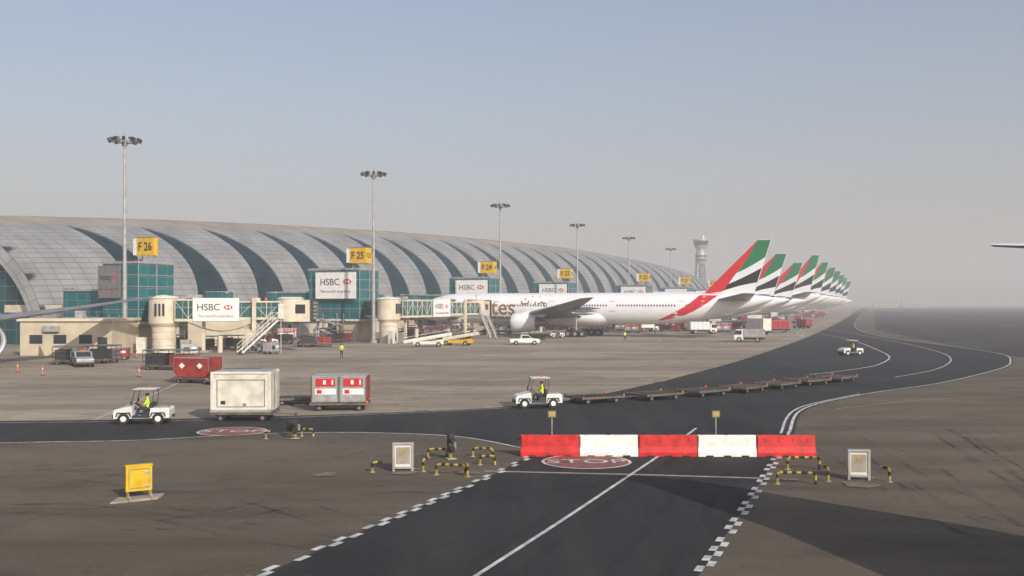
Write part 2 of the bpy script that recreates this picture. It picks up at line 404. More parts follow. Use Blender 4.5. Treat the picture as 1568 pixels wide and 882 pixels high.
# ---------------------------------------------------------------- gate towers
def logo(b,cx,cz,s,y):
    for poly in ([(-1,0),(-.5,.5),(-.5,-.5)],[(1,0),(.5,.5),(.5,-.5)],[(-.5,.5),(.5,.5),(0,0)],[(-.5,-.5),(.5,-.5),(0,0)]):
        b.add([(cx+p[0]*s,y,cz+p[1]*s) for p in poly],[(0,1,2)],'red')
def gate(x,y,label,w=6.5,L=10.5,bw=8.3,two=True,boardmat='white',bh=4.6,sx=-1.9):
    b=B()
    b.bb(-L,0,0,w,3.8,12.4,'taxiglass'); b.bb(-L-.15,.15,-.15,w+.15,12.4,12.75,'lgrey'); b.bb(-L-.1,.1,-.1,w+.1,3.45,3.8,'ywhite')
    for zz in (5.6,7.3,9.0,10.7): 
        b.bb(-L,0,-.05,0,zz,zz+.08,'lgrey'); b.bb(0,.05,0,w,zz,zz+.08,'lgrey')
    for i in range(3): b.bb(0,.07,i*(w-.12)/2,i*(w-.12)/2+.12,3.8,12.4,'lgrey')
    b.bb(-L*.45,-.8,.6,w-.6,0,3.45,'beige'); b.bb(-L+.5,-L+1.3,.5,1.3,0,3.45,'ywhite'); b.bb(-L+.5,-L+1.3,w-1.3,w-.5,0,3.45,'ywhite')
    b.bb(-L-9,-L,1,w-1,4.0,8.4,'taxiglass'); b.bb(-L-9,-L-.16,.8,w-.8,8.4,8.7,'lgrey'); b.bb(-L-9,-L-.11,.8,w-.8,3.6,4.0,'beige2')
    for q in (-1.2,1.2):
        b.bar((sx+q,w/2-.4,12.7),(sx+q,w/2-.4,14),.18,'lgrey'); b.bar((sx+q,w/2+.4,12.7),(sx+q,w/2+.4,14),.18,'lgrey')
    hd=1.0 if two else .45
    b.bb(sx-1.55,sx+1.75,w/2-hd,w/2+hd,13.7,16.4,'yellow'); b.bb(sx-1.6,sx+1.8,w/2-hd-.05,w/2+hd+.05,16.4,16.5,'grey')
    b.bb(sx-2.2,sx-1.6,w/2-hd,w/2+hd,13.8,16.3,'white')
    bx1=-.2 if bw>6 else -2.6; bx0=bx1-bw; bz0=7.4; yb=-.9
    for q in (bx0+.6,bx1-.6): b.bar((q,yb+.1,bz0+.4),(q,0,bz0+.4),.12,'grey'); b.bar((q,yb+.1,bz0+bh-.4),(q,0,bz0+bh-.4),.12,'grey')
    b.bb(bx0,bx1,yb,yb+.18,bz0,bz0+bh,boardmat)
    for c0,c1 in ((bz0-.08,bz0),(bz0+bh,bz0+bh+.08)): b.bb(bx0-.08,bx1+.08,yb-.03,yb+.2,c0,c1,'grey')
    logo(b,bx0+bw*.79,bz0+bh*.64,bh*.2*min(1,bw/7),yb-.012)
    for k in range(4):
        z0=k*.95; xa,xb=(-6.5,-3.2) if k%2==0 else (-3.2,-6.5); yy=-1.3-(k%2)*1.1
        b.cyl((xa,yy,z0),(xb,yy,z0+.95),.28,.28,'lgrey',4); b.bar((xa,yy-.45,z0+1),(xb,yy-.45,z0+1.95),.07,'lgrey')
        b.bb(xb-.5,xb+.5,-2.9,-.8,z0+.9,z0+1.0,'lgrey')
    for px_ in (-7,-2.7):
        for py_ in (-2.9,-.8): b.bar((px_,py_,0),(px_,py_,4.9),.14,'lgrey')
    o=b.obj('gate_tower',(x,y,0),yawN)
    text('HSBC',bh*.36*min(1,bw/7.5),(bx0+bw*.36,yb-.02,bz0+bh*.62),(R(90),0,0),'lblack',o,'billboard_lettering')
    text("The world's local bank",bh*.15*min(1,bw/7.5),(bx0+bw*.5,yb-.02,bz0+bh*.27),(R(90),0,0),'cred',o,'billboard_slogan')
    text(label,1.75,(sx+.1,w/2-hd-.02,15.0),(R(90),0,0),'lblack',o,'gate_number',sx=.88,bold=.035)
    if two: text(label,1.2,(sx+1.77,w/2,15.0),(R(90),0,R(90)),'lblack',o,'gate_number',sx=.7,bold=.02)
    return o
gate(-54.6,149.5,'F 26',7.5,6.8,4.2,False,boardmat='grey',sx=-1.9)  # billboard coloured grey to stand in for the shade lying on it
gate(-26.6,178.5,'F 25')
gate(-5.2,238,'F 24'); gate(15.8,287,'F 23'); gate(43.5,330,'F 22'); gate(65,378,'F 21'); gate(86,430,'F 20'); gate(107,482,'F 19')

# ---------------------------------------------------------------- jet bridges
def bridge(p,c,back,sign=True):
    p=Vector(p);c=Vector(c);d=c-p;L=d.length;yaw=math.atan2(d.y,d.x)
    b=B()
    b.cyl((0,0,3.9),(0,0,7.2),1.95,1.95,'beige2',24); b.lathe([(7.2,2.1),(7.45,1.9),(7.7,0.01)],(0,0,0),'ywhite',24,'Z')
    b.cyl((0,0,0),(0,0,3.4),1.55,1.55,'beige2',24); b.cyl((0,0,3.4),(0,0,3.9),1.55,1.95,'beige2',24)
    for zz in (.9,1.8,2.7): b.cyl((0,0,zz),(0,0,zz+.06),1.58,1.58,'lgrey',24)
    for k in range(3): b.bb(-.7+k*.5,-.45+k*.5,-2.05,-1.7,4.9,6.5,'win')
    def tun(x0,x1,hw,z0,z1):
        b.bb(x0,x1,-hw,hw,z0+.35,z1-.2,'tunglass')
        b.bb(x0-.05,x1+.05,-hw-.08,hw+.08,z0,z0+.35,'beige2'); b.bb(x0-.05,x1+.05,-hw-.1,hw+.1,z1-.2,z1,'beige2')
        n=max(3,int((x1-x0)/1.6)); st=(x1-x0)/n
        for s in (-1,1):
            yy=s*(hw+.05)
            for i in range(n+1): b.bb(x0+i*st-.05,x0+i*st+.05,yy-.05,yy+.05,z0+.35,z1-.2,'beige2')
            for i in range(n):
                a,bq=(z0+.4,z1-.25) if i%2 else (z1-.25,z0+.4)
                b.bar((x0+i*st,yy,a),(x0+(i+1)*st,yy,bq),.08,'ywhite')
    xm=1.8+(L-4.5)*.52
    tun(1.8,xm,1.5,4.15,7.1); tun(xm-.5,L-2.4,1.25,4.35,6.85)
    b.bb(1.8,xm,-.3,.3,7.1,7.25,'lgrey')
    for q in (2.4,xm-.3,L-3): b.bar((q,-1.0,7.0),(q,-1.0,7.9),.07,'grey'); b.bb(q-.2,q+.2,-1.15,-.85,7.9,8.1,'lgrey')
    b.cyl((L-1.2,0,4.1),(L-1.2,0,7.15),1.75,1.75,'beige2',20); b.cyl((L-1.2,0,7.15),(L-1.2,0,7.4),1.85,1.4,'ywhite',20)
    b.bb(L-1.4,L+1.6,-1.5,1.5,4.1,7.0,'beige2'); b.bb(L+1.6,L+2.0,-1.7,1.7,4.0,7.2,'dark')
    for zz in (4.6,5.1,5.6,6.1,6.6): b.bb(L+2.0,L+2.35,-1.6,1.6,zz-.18,zz+.18,'grey')
    b.bb(L-.8,L+.9,-1.56,-1.5,5.2,6.4,'glass'); b.bb(L-2.6,L-1.9,-1.9,-1.5,4.5,6.5,'ywhite')
    q=xm+(L-3-xm)*.55
    for s in (-1,1): b.bb(q-.25,q+.25,s*1.75-.2,s*1.75+.2,.9,7.3,'beige2')
    b.bb(q-.3,q+.3,-1.9,1.9,3.6,4.0,'beige2'); b.bb(q-.4,q+.4,-1.9,1.9,.7,1.1,'grey')
    for s in (-1,1):
        for t in (-.55,.55): b.wheel(q+t,s*1.2,.5,.4,'lgrey')
    b.bb(5,5.4,-.2,.2,0,4.15,'beige2'); b.bb(4.3,6.1,-1.2,1.2,0,.25,'concrete')
    for s in (-.8,.5):   # service hoses slung beneath
        pts=[(3+(q-3)*t,s,4.1-1.3*math.sin(math.pi*t)) for t in [i/8 for i in range(9)]]
        for u,v in zip(pts,pts[1:]): b.bar(u,v,.09,'dark')
    # stairs swinging out from the cab end down to the apron
    z1=4.3; b.bb(L-3.6,L-2.0,-2.9,-1.5,z1-.12,z1,'lgrey')
    b.bar((L-3.55,-2.85,z1+1.05),(L-2.0,-2.85,z1+1.05),.07,'ywhite')
    for u in (L-3.5,L-2.1): b.bar((u,-2.85,0 if u>L-3 else z1),(u,-2.85,z1+1.05),.1,'ywhite')
    b.X=Matrix.Translation((L-2.9,-2.5,0))@Matrix.Rotation(R(46),4,'Z')
    x0,x1=-5.6,0
    for yy in (-.55,.55):
        b.cyl((x0,yy,.2),(x1,yy,z1),.16,.16,'ywhite',4); b.bar((x0,yy,1.25),(x1,yy,z1+1.05),.09,'ywhite'); b.bar((x0,yy,.75),(x1,yy,z1+.55),.06,'ywhite')
        for k in range(8):
            t=k/7; b.bar((x0+(x1-x0)*t,yy,.15+(z1-.15)*t),(x0+(x1-x0)*t,yy,1.25+(z1-.2)*t),.07,'ywhite')
    for k in range(18):
        t=(k+.5)/18; b.box((x0+(x1-x0)*t,0,.2+(z1-.2)*t),(.28,1.0,.05),'grey')
    for yy in (-.5,.5): b.bar((x0+.6,yy,.3),(x0+2.6,yy,.3),.12,'grey'); b.bar((x0+2.4,yy,.3),(x1-1.2,yy,z1-1),.09,'grey'); b.wheel(x0+.3,yy,.2,.15,'lgrey')
    b.X=Matrix.Identity(4)
    b.bb(3.2,5.0,-.7,.7,7.25,7.7,'lgrey'); b.bb(q-1.5,q+1.6,-1.0,1.0,3.1,3.6,'lgrey'); b.cyl((L-4.5,0,6.85),(L-4.5,0,7.35),.12,.12,'orange',8)
    b.bb(-2.9,-1.8,-2.6,-1.7,0,2.1,'ywhite'); b.bb(2.4,3.6,-1.2,-.2,0,1.7,'lgrey'); b.cyl((7.5,-.8,0),(7.5,-.8,2.2),.35,.35,'beige2',10)
    if sign:
        s0=xm-4.6;s1=xm+1.4
        b.bb(s0,s1,-1.85,-1.7,4.2,7.25,'white'); logo(b,s0+4.6,6.0,.62,-1.862)
        b.bb(s0-.05,s1+.05,-1.87,-1.68,4.12,4.2,'grey')
    o=b.obj('jet_bridge',(p.x,p.y,0),yaw)
    if sign:
        text('HSBC',1.25,(s0+2.05,-1.87,6.0),(R(90),0,0),'lblack',o,'panel_lettering'); text("The world's local bank",.5,(s0+3,-1.87,4.85),(R(90),0,0),'cred',o,'panel_slogan')
    k=Vector(back); dd=k-p; lb=B(); LL=dd.length
    lb.bb(1.7,LL,-1.4,1.4,4.5,6.9,'tunglass'); lb.bb(1.7,LL,-1.5,1.5,6.9,7.1,'beige2'); lb.bb(1.7,LL,-1.5,1.5,4.1,4.5,'beige2')
    lb.obj('link_corridor',(0,0,0),math.atan2(dd.y,dd.x)-yaw,0,o)
    return o
bridge((-46.4,136.5),(-28.6,138),(-52.5,152))
bridge((-20.4,169.5),(-6.4,198.5),(-24.5,180.5))
bridge((2,228),(20,258),(-3,240)); bridge((24,277),(42,305),(18,289))

# ---------------------------------------------------------------- floodlight masts
def mast(a,Y,h=28):
    b=B(); b.cyl((0,0,0),(0,0,h-.6),.33,.14,'lgrey',12); b.cyl((0,0,0),(0,0,.5),.6,.55,'concrete',12)
    b.cyl((0,0,h-.9),(0,0,h-.3),.35,.35,'grey',10)
    n=10
    for i in range(n):
        t=2*math.pi*i/n; t2=2*math.pi*(i+1)/n
        x,y=1.75*math.cos(t),1.75*math.sin(t); x2,y2=1.75*math.cos(t2),1.75*math.sin(t2)
        b.bar((0,0,h-.6),(x,y,h-.35),.08,'grey'); b.bar((x,y,h-.35),(x2,y2,h-.35),.09,'grey')
        b.box((x*1.08,y*1.08,h-.15),(.55,.38,.42),'dark',t,R(25)); b.box((x*.72,y*.72,h+.02),(.35,.3,.3),'grey',t,R(15))
    b.cyl((0,0,h),(0,0,h+1.0),.03,.02,'grey',6)
    b.obj('floodlight_mast',((a-784)/1568*Y,Y,0),random.random())
for a,Y in [(191,133.8),(572,168.6),(766,223),(884,278.6),(963,333.8),(1027,401)]: mast(a,Y)

# ---------------------------------------------------------------- airliner
PF=[(0,.04,4.7),(.5,.75,4.75),(1.5,1.4,4.9),(3,2.05,5.12),(5,2.6,5.35),(7.5,2.97,5.5),(10,3.1,5.55),(30,3.1,5.55),(50,3.1,5.55),(56,2.95,5.68),(61,2.5,6.05),(66,1.8,6.6),(70,1.15,7.0),(73,.5,7.35),(74,.12,7.45)]
def prof(x):
    for i in range(len(PF)-1):
        a,b=PF[i],PF[i+1]
        if x<=b[0]:
            t=(x-a[0])/(b[0]-a[0]); return a[1]+(b[1]-a[1])*t,a[2]+(b[2]-a[2])*t
    return PF[-1][1:]
def fsurf(x,z,side,off=.015):
    r,zc=prof(x); dz=max(-r*.999,min(r*.999,z-zc)); y=math.sqrt(r*r-dz*dz)
    k=(r+off)/r; return (x,side*y*k,zc+dz*k)
def airfoil(le,ch,y,z,th):
    P=[(0,0),(.05,.35),(.2,.5),(.45,.45),(.75,.2),(1,.02),(.75,-.15),(.45,-.35),(.2,-.42),(.05,-.28)]
    return [(le+ch*a,y,z+th*b_) for a,b_ in P]
def gear(b,x,y,r,axles,ztop):
    b.cyl((x,y,r),(x,y,ztop),.17,.22,'lgrey',10)
    for a in axles:
        for q in (-.6,.6): b.cyl((x+a,y+q-.22,r),(x+a,y+q+.22,r),r,r,'black',16); b.cyl((x+a,y+q-.24,r),(x+a,y+q+.24,r),r*.5,r*.5,'lgrey',10)
        b.cyl((x+a,y-.6,r),(x+a,y+.6,r),.08,.08,'grey',6)
    if len(axles)>1: b.bar((x+axles[0],y,r),(x+axles[-1],y,r),.25,'grey')
def engine(b,x,y,z,s=1):
    b.lathe([(1.0*s,1.42*s),(.2*s,1.5*s),(0,1.6*s),(.12*s,1.74*s),(1.2*s,1.9*s),(3.2*s,1.82*s),(5.0*s,1.4*s)],(x,y,z),'plane',28)
    b.lathe([(1.0*s,1.43*s),(1.01*s,.4*s),(.4*s,.02)],(x,y,z),'dark',20)
    b.lathe([(4.9*s,1.38*s),(4.8*s,.95*s),(5.8*s,.8*s),(6.6*s,.45*s),(7.3*s,.05)],(x,y,z),'grey',20)
    b.lathe([(-.02,1.585*s),(-.02,1.70*s),(.14,1.765*s)],(x,y,z),'alu',28)
    b.prism([(x+1.0,z+1.6),(x+4,z+2.5),(x+8,z+2.3),(x+6.2,z+1.0),(x+3,z+1.4)],y-.2,y+.2,'plane')
def make_airliner():
    b=B(); n=32
    xs=[0,.25,.5,1,1.5,2.2,3,4,5,6.2,7.5,8.7,10,20,30,40,50,53,56,58.5,61,63.5,66,68,70,71.5,73,74]
    rings=[]
    for x in xs:
        r,zc=prof(x); rings.append([(x,r*math.cos(2*math.pi*i/n),zc+r*math.sin(2*math.pi*i/n)) for i in range(n)])
    b.loft(rings,'plane')
    rr=[]
    for x,w,h in ((21,.5,.3),(24,2.6,1.4),(28,3.5,1.9),(36,3.6,2.0),(41,3.1,1.7),(45,.6,.4)):
        rr.append([(x,w*math.cos(t),3.9-.0+h*math.sin(t)) for t in [2*math.pi*i/20 for i in range(20)]])
    b.loft(rr,'plane')
    for s in (-1,1):
        b.loft([airfoil(23.5,14,s*1.5,3.7,1.7),airfoil(24.6,13,s*3.2,3.9,1.5),airfoil(29.0,8.6,s*10,4.75,.85),airfoil(38.5,5,s*22,6.1,.45),airfoil(46,2.2,s*31.5,7.3,.2),airfoil(48,1.0,s*32.6,7.5,.08)],'wing')
        b.loft([airfoil(63,6.6,s*.8,7.1,.6),airfoil(69.6,2.4,s*10.8,8.3,.22)],'wing')
        engine(b,25.5,s*9.7,2.85)
        for yy in (6,13.5,19.5): b.lathe([(0,.02),(.8,.28),(3,.3),(5.2,.03)],(33.5+yy*.38,s*yy,4.0+yy*.085),'wing',10)
        gear(b,37,s*5.4,.66,(-1.45,0,1.45),4.2)
    gear(b,6,0,.5,(0,),3.2)
    def yt(z,x=None): return .38-.024*(z-8)
    def finpoly(P,m,off):
        for s in (-1,1): b.add([(x,s*(yt(z)+off),z) for x,z in P],[tuple(range(len(P)))],m)
    outline=[(60.6,8.2),(71.0,18.5),(73.4,18.5),(69.9,7.4),(64,7.0)]
    finpoly(outline,'plane',0)
    for i in range(len(outline)):
        p,q=outline[i],outline[(i+1)%len(outline)]
        b.add([(p[0],yt(p[1]),p[1]),(q[0],yt(q[1]),q[1]),(q[0],-yt(q[1]),q[1]),(p[0],-yt(p[1]),p[1])],[(0,1,2,3)],'plane')
    ri=[(64.4,8.8),(65.5,10.2),(66.4,11.5),(67.5,12.9),(68.6,14.4),(69.7,16.2),(70.75,18.2)]
    def strip_b(L_,U_,m):
        for s in (-1,1):
            vs=[(x,s*(yt(z)+.02),z) for x,z in L_]+[(x,s*(yt(z)+.02),z) for x,z in U_]; k=len(L_)
            b.add(vs,[(i,i+1,k+i+1,k+i) for i in range(k-1)],m)
    leL=[(60.75,8.3),(62.0,9.55),(63.3,10.85),(64.7,12.25),(66.3,13.85),(68.4,15.9),(70.65,18.15)]
    strip_b(leL,ri,'lred')
    def curve(p,q,sag,k=8):
        return [(p[0]+(q[0]-p[0])*i/k,p[1]+(q[1]-p[1])*i/k-sag*math.sin(math.pi*i/k)) for i in range(k+1)]
    TE=lambda z:69.9+(z-7.4)*(3.5/11.1)-.06
    g_lo=curve((67.0,12.25),(TE(15.2),15.2),.15)
    up=[(67.1,12.3),(68.1,13.7),(68.8,14.7),(69.4,15.7),(69.9,16.6),(70.35,17.4),(70.85,18.42),(72.1,18.42),(TE(18.42),18.42)]
    strip_b(g_lo,up,'lgreen')
    w_lo=curve((65.5,10.2),(TE(13.2),13.2),.1); k_lo=curve((64.5,8.95),(TE(10.5),10.5),-.15)
    strip_b(k_lo,w_lo,'lblack')
    zs=[3.3,3.8,4.4,5.1,5.9,6.7,7.4,8.0,8.45]
    lft=[52.2,53.4,54.8,56.2,57.6,58.8,59.6,60.2,60.6]; rgt=[53.0,55.6,57.8,59.4,60.8,62.0,62.9,63.7,64.4]
    for s in (-1,1):
        vs=[];k=5
        for z,a,c in zip(zs,lft,rgt):
            for i in range(k): vs.append(fsurf(a+(c-a)*i/(k-1),min(z,sum(prof(a+(c-a)*i/(k-1)))-.03),s,.03))
        b.add(vs,[(j*k+i,j*k+i+1,(j+1)*k+i+1,(j+1)*k+i) for j in range(len(zs)-1) for i in range(k-1)],'lred',True)
        x=7.5
        while x<60:
            if not any(abs(x-dx)<.9 for dx in (8.6,19.2,31,43.5,57)):
                z=6.15; b.add([fsurf(x,z-.19,s),fsurf(x+.28,z-.19,s),fsurf(x+.28,z+.19,s),fsurf(x,z+.19,s)],[(0,1,2,3)],'win')
            x+=.56
        for dx in (8.6,19.2,31,43.5,57):
            for (a,c,z0,z1) in ((-.55,-.47,5.0,7.0),(.47,.55,5.0,7.0),(-.55,.55,6.92,7.0),(-.55,.55,5.0,5.08)):
                b.add([fsurf(dx+a,z0,s),fsurf(dx+c,z0,s),fsurf(dx+c,z1,s),fsurf(dx+a,z1,s)],[(0,1,2,3)],'grey')
        b.add([fsurf(2.3,5.95,s,.02),fsurf(4.1,6.0,s,.02),fsurf(4.3,6.7,s,.02),fsurf(3.0,6.6,s,.02)],[(0,1,2,3)],'win')
    def title(body,size,xend,zc,s,m):
        c=D.curves.new('t','FONT'); c.body=body; c.size=size; c.align_x='RIGHT' if s<0 else 'LEFT'; c.resolution_u=3; c.offset=.05
        o=D.objects.new('t',c); C.collection.objects.link(o)
        me=D.meshes.new_from_object(o.evaluated_get(C.evaluated_depsgraph_get())); D.objects.remove(o)
        bm=bmesh.new(); bm.from_mesh(me)
        for k in range(-5,16):
            bmesh.ops.bisect_plane(bm,geom=bm.verts[:]+bm.edges[:]+bm.faces[:],plane_co=(0,k*.35,0),plane_no=(0,1,0))
        bm.verts.ensure_lookup_table()
        vs=[fsurf(xend+(v.co.x if s<0 else -v.co.x),zc+v.co.y,s,.03) for v in bm.verts]
        b.add(vs,[[v.index for v in f.verts] for f in bm.faces],m); bm.free()
    title('Emirates',4.4,23.4,4.35,-1,'gold'); title('Emirates',4.4,7.0,4.35,1,'gold')
    title('emirates.com',1.0,22.8,3.45,-1,'gold')
    def stroke(pts,w,s):
        for (x0,z0),(x1,z1) in zip(pts,pts[1:]):
            dx,dz=x1-x0,z1-z0; l=math.hypot(dx,dz) or 1; nx,nz=-dz/l*w/2,dx/l*w/2
            b.add([fsurf(x0+nx,z0+nz,s,.03),fsurf(x0-nx,z0-nz,s,.03),fsurf(x1-nx,z1-nz,s,.03),fsurf(x1+nx,z1+nz,s,.03)],[(0,1,2,3)],'gold')
    for s in (-1,1):
        for P in ([(30.4,6.5),(30.4,8.1)],[(29.8,6.5),(29.5,8.1)],[(30.0,6.6),(29.3,6.5),(29.0,6.9),(28.6,6.5),(28.2,6.5)],[(28.2,6.5),(28.2,8.0)],[(27.7,6.9),(27.6,6.5),(27.1,6.0)],[(26.7,6.5),(26.7,8.0)],[(26.2,7.1),(26.1,6.5),(24.8,6.45),(24.6,7.0)],[(25.2,7.4),(25.5,7.4)],[(29.5,5.9),(29.8,6.0)]):
            stroke(P,.30,s)
    return b
ab=make_airliner()
a_yaw=math.atan2(-.366,.93); ax=Vector((.9305,-.3662))
first=ab.obj('parked_airliner',(-20,217.5,0),a_yaw)
pm=first.data
def plane_at(tx,ty,sc=None):
    n=Vector((tx,ty))-ax*73.2; place('parked_airliner',pm,(n.x,n.y,0),a_yaw,0,None,sc)
plane_at(65.3,244)
for a,Y,h in [(1228,296,18.4),(1254,348,23.1),(1268,400,22.8),(1279,452,22.6),(1287,504,22.6),(1293,556,22.1),(1297,610,22),(1303,664,21)]:
    plane_at((a-784)/1568*Y,Y,(1,.84,h/18.5))
place('parked_airliner',pm,(-43.3,72.0,0),math.atan2(.809,-.588))

# aircraft the picture is taken from (wing tip and its shadow are in view)
ob=B()
ob.loft([[(x,-3.75+r*math.cos(2*math.pi*i/28),5.9+r*math.sin(2*math.pi*i/28)) for i in range(28)] for x,r in ((-34,.3),(-28,1.4),(-20,2.6),(-14,3.0),(45,3.0),(50,2.5),(54,1.2),(55,.1))],'plane')
def wsec(te,le,z,th):
    te=Vector(te);le=Vector(le)
    return [((te+(le-te)*a).x,(te+(le-te)*a).y,z+th*q) for a,q in ((0,0),(.25,.25),(.6,.5),(.9,.35),(1,0),(.9,-.25),(.6,-.35),(.25,-.15))]
ob.loft([wsec((20,-3),(38,-3),5.2,1.4),wsec((16.6,9),(27.5,9),6.3,.8),wsec((14.9,17.4),(20.6,18.2),7.2,.4),wsec((12.6,24.2),(14.4,24.9),7.85,.26),wsec((11.8,25.3),(12.1,25.6),7.95,.10)],'plane')
engine(ob,27,9,3.2)
ob.obj('taxiing_airliner')

# ---------------------------------------------------------------- control tower
ct=B(); h=61
for t in range(4):
    q=R(45+90*t); x,y=math.cos(q),math.sin(q)
    ct.cyl((x*7.5,y*7.5,0),(x*4.2,y*4.2,38),.7,.6,'lgrey',8)
    q2=R(135+90*t); x2,y2=math.cos(q2),math.sin(q2)
    for k in range(4):
        z0,z1=k*9.5,(k+1)*9.5; r0,r1=7.5-3.3*z0/38,7.5-3.3*z1/38
        ct.bar((x*r0,y*r0,z0),(x2*r1,y2*r1,z1),.6,'lgrey'); ct.bar((x2*r0,y2*r0,z0),(x*r1,y*r1,z1),.6,'lgrey'); ct.bar((x*r1,y*r1,z1),(x2*r1,y2*r1,z1),.6,'lgrey')
ct.cyl((0,0,0),(0,0,52),1.5,1.5,'grey',14)
ct.lathe([(36,2),(38,4.2),(46,4.2),(47,3.4),(49,3.4),(51,5.2),(52,5.4)],(0,0,0),'lgrey',20,'Z')
ct.lathe([(40,4.25),(41.2,4.25)],(0,0,0),'dark',20,'Z'); ct.lathe([(43,4.25),(44.2,4.25)],(0,0,0),'dark',20,'Z')
ct.lathe([(52,5.2),(55.5,5.9)],(0,0,0),'glass',20,'Z'); ct.lathe([(55.5,6.2),(56.6,6.2),(57,4),(57.2,.01)],(0,0,0),'lgrey',20,'Z')
ct.cyl((0,0,57),(0,0,h+1),.15,.1,'grey',6); ct.cyl((2,1,57),(2,1,60),.8,.8,'white',10)
ct.obj('control_tower',(147.5,800,0))
for (X,Y,w,d,hh) in [(640,1760,36,20,7),(720,1830,46,20,9)]:
    db=B(); db.bb(-w/2,w/2,-d/2,d/2,0,hh,'beige'); db.bb(-w/2-.5,w/2+.5,-d/2-.5,d/2+.5,hh,hh+.6,'lgrey')
    for i in range(int(w/5)): db.bb(-w/2+1.5+i*5,-w/2+4+i*5,-d/2-.05,-d/2,1,hh*.6,'dark')
    db.obj('airfield_building',(X,Y,0),R(-10))

# ---------------------------------------------------------------- foreground furniture
bar=B()
for i in range(5):
    m='bred' if i%2==0 else 'bwhite'; L=2.5; x0=.36+i*2.51
    Pq=[(-.28,0),(.28,0),(.28,.18),(.14,.42),(.10,.9),(-.10,.9),(-.14,.42),(-.28,.18)]
    vs=[(x0+.01,y,z) for y,z in Pq]+[(x0+L-.01,y,z) for y,z in Pq]; n=8
    bar.add(vs,[tuple(range(n)),tuple(range(2*n-1,n-1,-1))]+[(i_,(i_+1)%n,(i_+1)%n+n,i_+n) for i_ in range(n)],m)
    for q in (.5,1.25,2.0): bar.bb(x0+q-.16,x0+q+.16,-.29,.29,-.001,.07,'black')
    for q in (.35,.95,1.55,2.15): bar.bb(x0+q-.05,x0+q+.05,-.125,-.095,.46,.8,m)
    bar.bb(x0+.04,x0+.09,-.19,.19,.3,.88,m); bar.cyl((x0+1.25,0,.9),(x0+1.25,0,.94),.07,.07,'black',8)
    bar.bar((x0+.25,0,.93),(x0+.5,0,.99),.04,'dark'); bar.bar((x0+.5,0,.99),(x0+.75,0,.93),.04,'dark')
bar.obj('water_filled_barrier',(0,43.75,0),R(-.5),.025)
def smallpost(a,b_,):
    s=B(); s.cyl((0,0,0),(0,0,1.3),.03,.03,'lgrey',8); s.bb(-.2,.2,-.03,.03,1.3,1.62,'wood'); s.bb(-.16,.16,-.045,-.03,1.34,1.58,'yline'); s.bb(-.15,.15,-.15,.15,0,.05,'concrete')
    s.obj('marker_sign',(*at(a,b_),0),R(8),.01)
smallpost(845,683); smallpost(1096,683)
def hoop_pts(w,h,r=.12):
    P=[(0,0,0),(0,0,h-r)]
    for i in range(1,5): t=math.pi/2*i/4; P.append((r-r*math.cos(t),0,h-r+r*math.sin(t)))
    P.append((w-r,0,h))
    for i in range(1,5): t=math.pi/2*i/4; P.append((w-r+r*math.sin(t),0,h-r+r*math.cos(t)))
    P.append((w,0,0)); return [Vector(p) for p in P]
def striped_tube(s,P,r=.05,seg=.17):
    d=0
    Q=[P[0]]
    for a,b_ in zip(P,P[1:]):
        l=(b_-a).length; n=max(1,int(round(l/.08)))
        for i in range(1,n+1): Q.append(a+(b_-a)*i/n)
    for a,b_ in zip(Q,Q[1:]):
        s.cyl(a,b_,r,r,'hoopy' if int(d/seg)%2==0 else 'black',10,caps=False); d+=(b_-a).length
def hoop(a,b_,w,h,yaw,half=False):
    s=B(); P=hoop_pts(w,h)
    if half: P=P[:6]+[P[5]+Vector((.25,0,0))]; s.cyl(P[-1],P[-1]+Vector((.02,0,0)),.05,.05,'black',8)
    striped_tube(s,P)
    s.cyl((0,0,0),(0,0,.02),.12,.12,'concrete',10)
    s.obj('striped_guard_rail',(*at(a,b_),0),yaw)
for a in [(570,723,.5,.38,R(15),True),(655,701,.8,.36,R(10),False),(648,722,.5,.5,R(60),True),(668,727,1.15,.40,R(-12),False),(724,699,.85,.36,R(-8),False),(735,712,.6,.36,R(5),False),
          (1206,719,1.25,.48,R(0),False),(1190,741,1.35,.42,R(-6),False),(1268,737,.5,.5,R(100),True),(1362,738,.3,.5,R(120),True),(407,672,.5,.36,R(20),True),(462,668,.6,.36,R(-10),False),(716,730,.3,.45,R(100),True)]: hoop(*a)
def cabinet(a,b_,yaw):
    s=B(); w=.36
    s.bb(-w+.045,w-.045,-.04,.10,.12,1.02,'ywhite'); s.bb(-w+.09,w-.09,-.055,-.04,.30,.95,'concrete')
    for q in (-w,w): s.bb(q-.045,q+.045,-.08,.14,0,1.05,'lgrey')
    s.bb(-w-.05,w+.05,-.1,.16,1.05,1.12,'lgrey'); s.bb(-w+.045,w-.045,-.09,-.05,.12,.2,'lgrey'); s.bb(-.1,.1,-.07,-.055,.75,.85,'hoopy')
    s.bar((w-.02,.1,.1),(w+.3,.5,0),.04,'lgrey')
    s.obj('utility_cabinet',(*at(a,b_),0),yaw,.01)
cabinet(617,722,R(8)); cabinet(1315,735,R(-5))
def signal(a,b_,yaw,m='dark',h=1.0):
    s=B(); s.cyl((0,0,0),(0,0,.3),.06,.06,'hoopy',8); s.bb(-.12,.12,-.12,.12,.28,h,m)
    for z in (.28+(h-.28)*.25,.28+(h-.28)*.72): s.cyl((0,-.12,z),(0,-.24,z),.09,.11,'black',10); s.cyl((0,-.125,z),(0,-.13,z),.07,.07,'orange' if z>.5 else 'alu',10)
    s.bb(-.2,.2,-.2,.2,0,.05,'concrete'); s.bb(.12,.24,-.06,.06,.4,.7,'grey')
    s.obj('guard_signal_light',(*at(a,b_),0),yaw,.012)
signal(690,703,R(25),h=1.05); signal(452,672,R(10),h=.9); signal(444,668,R(60),h=.7)
pt=B(); wp=mat('worn_patch',(.19,.165,.125),.9,0,.2,3)
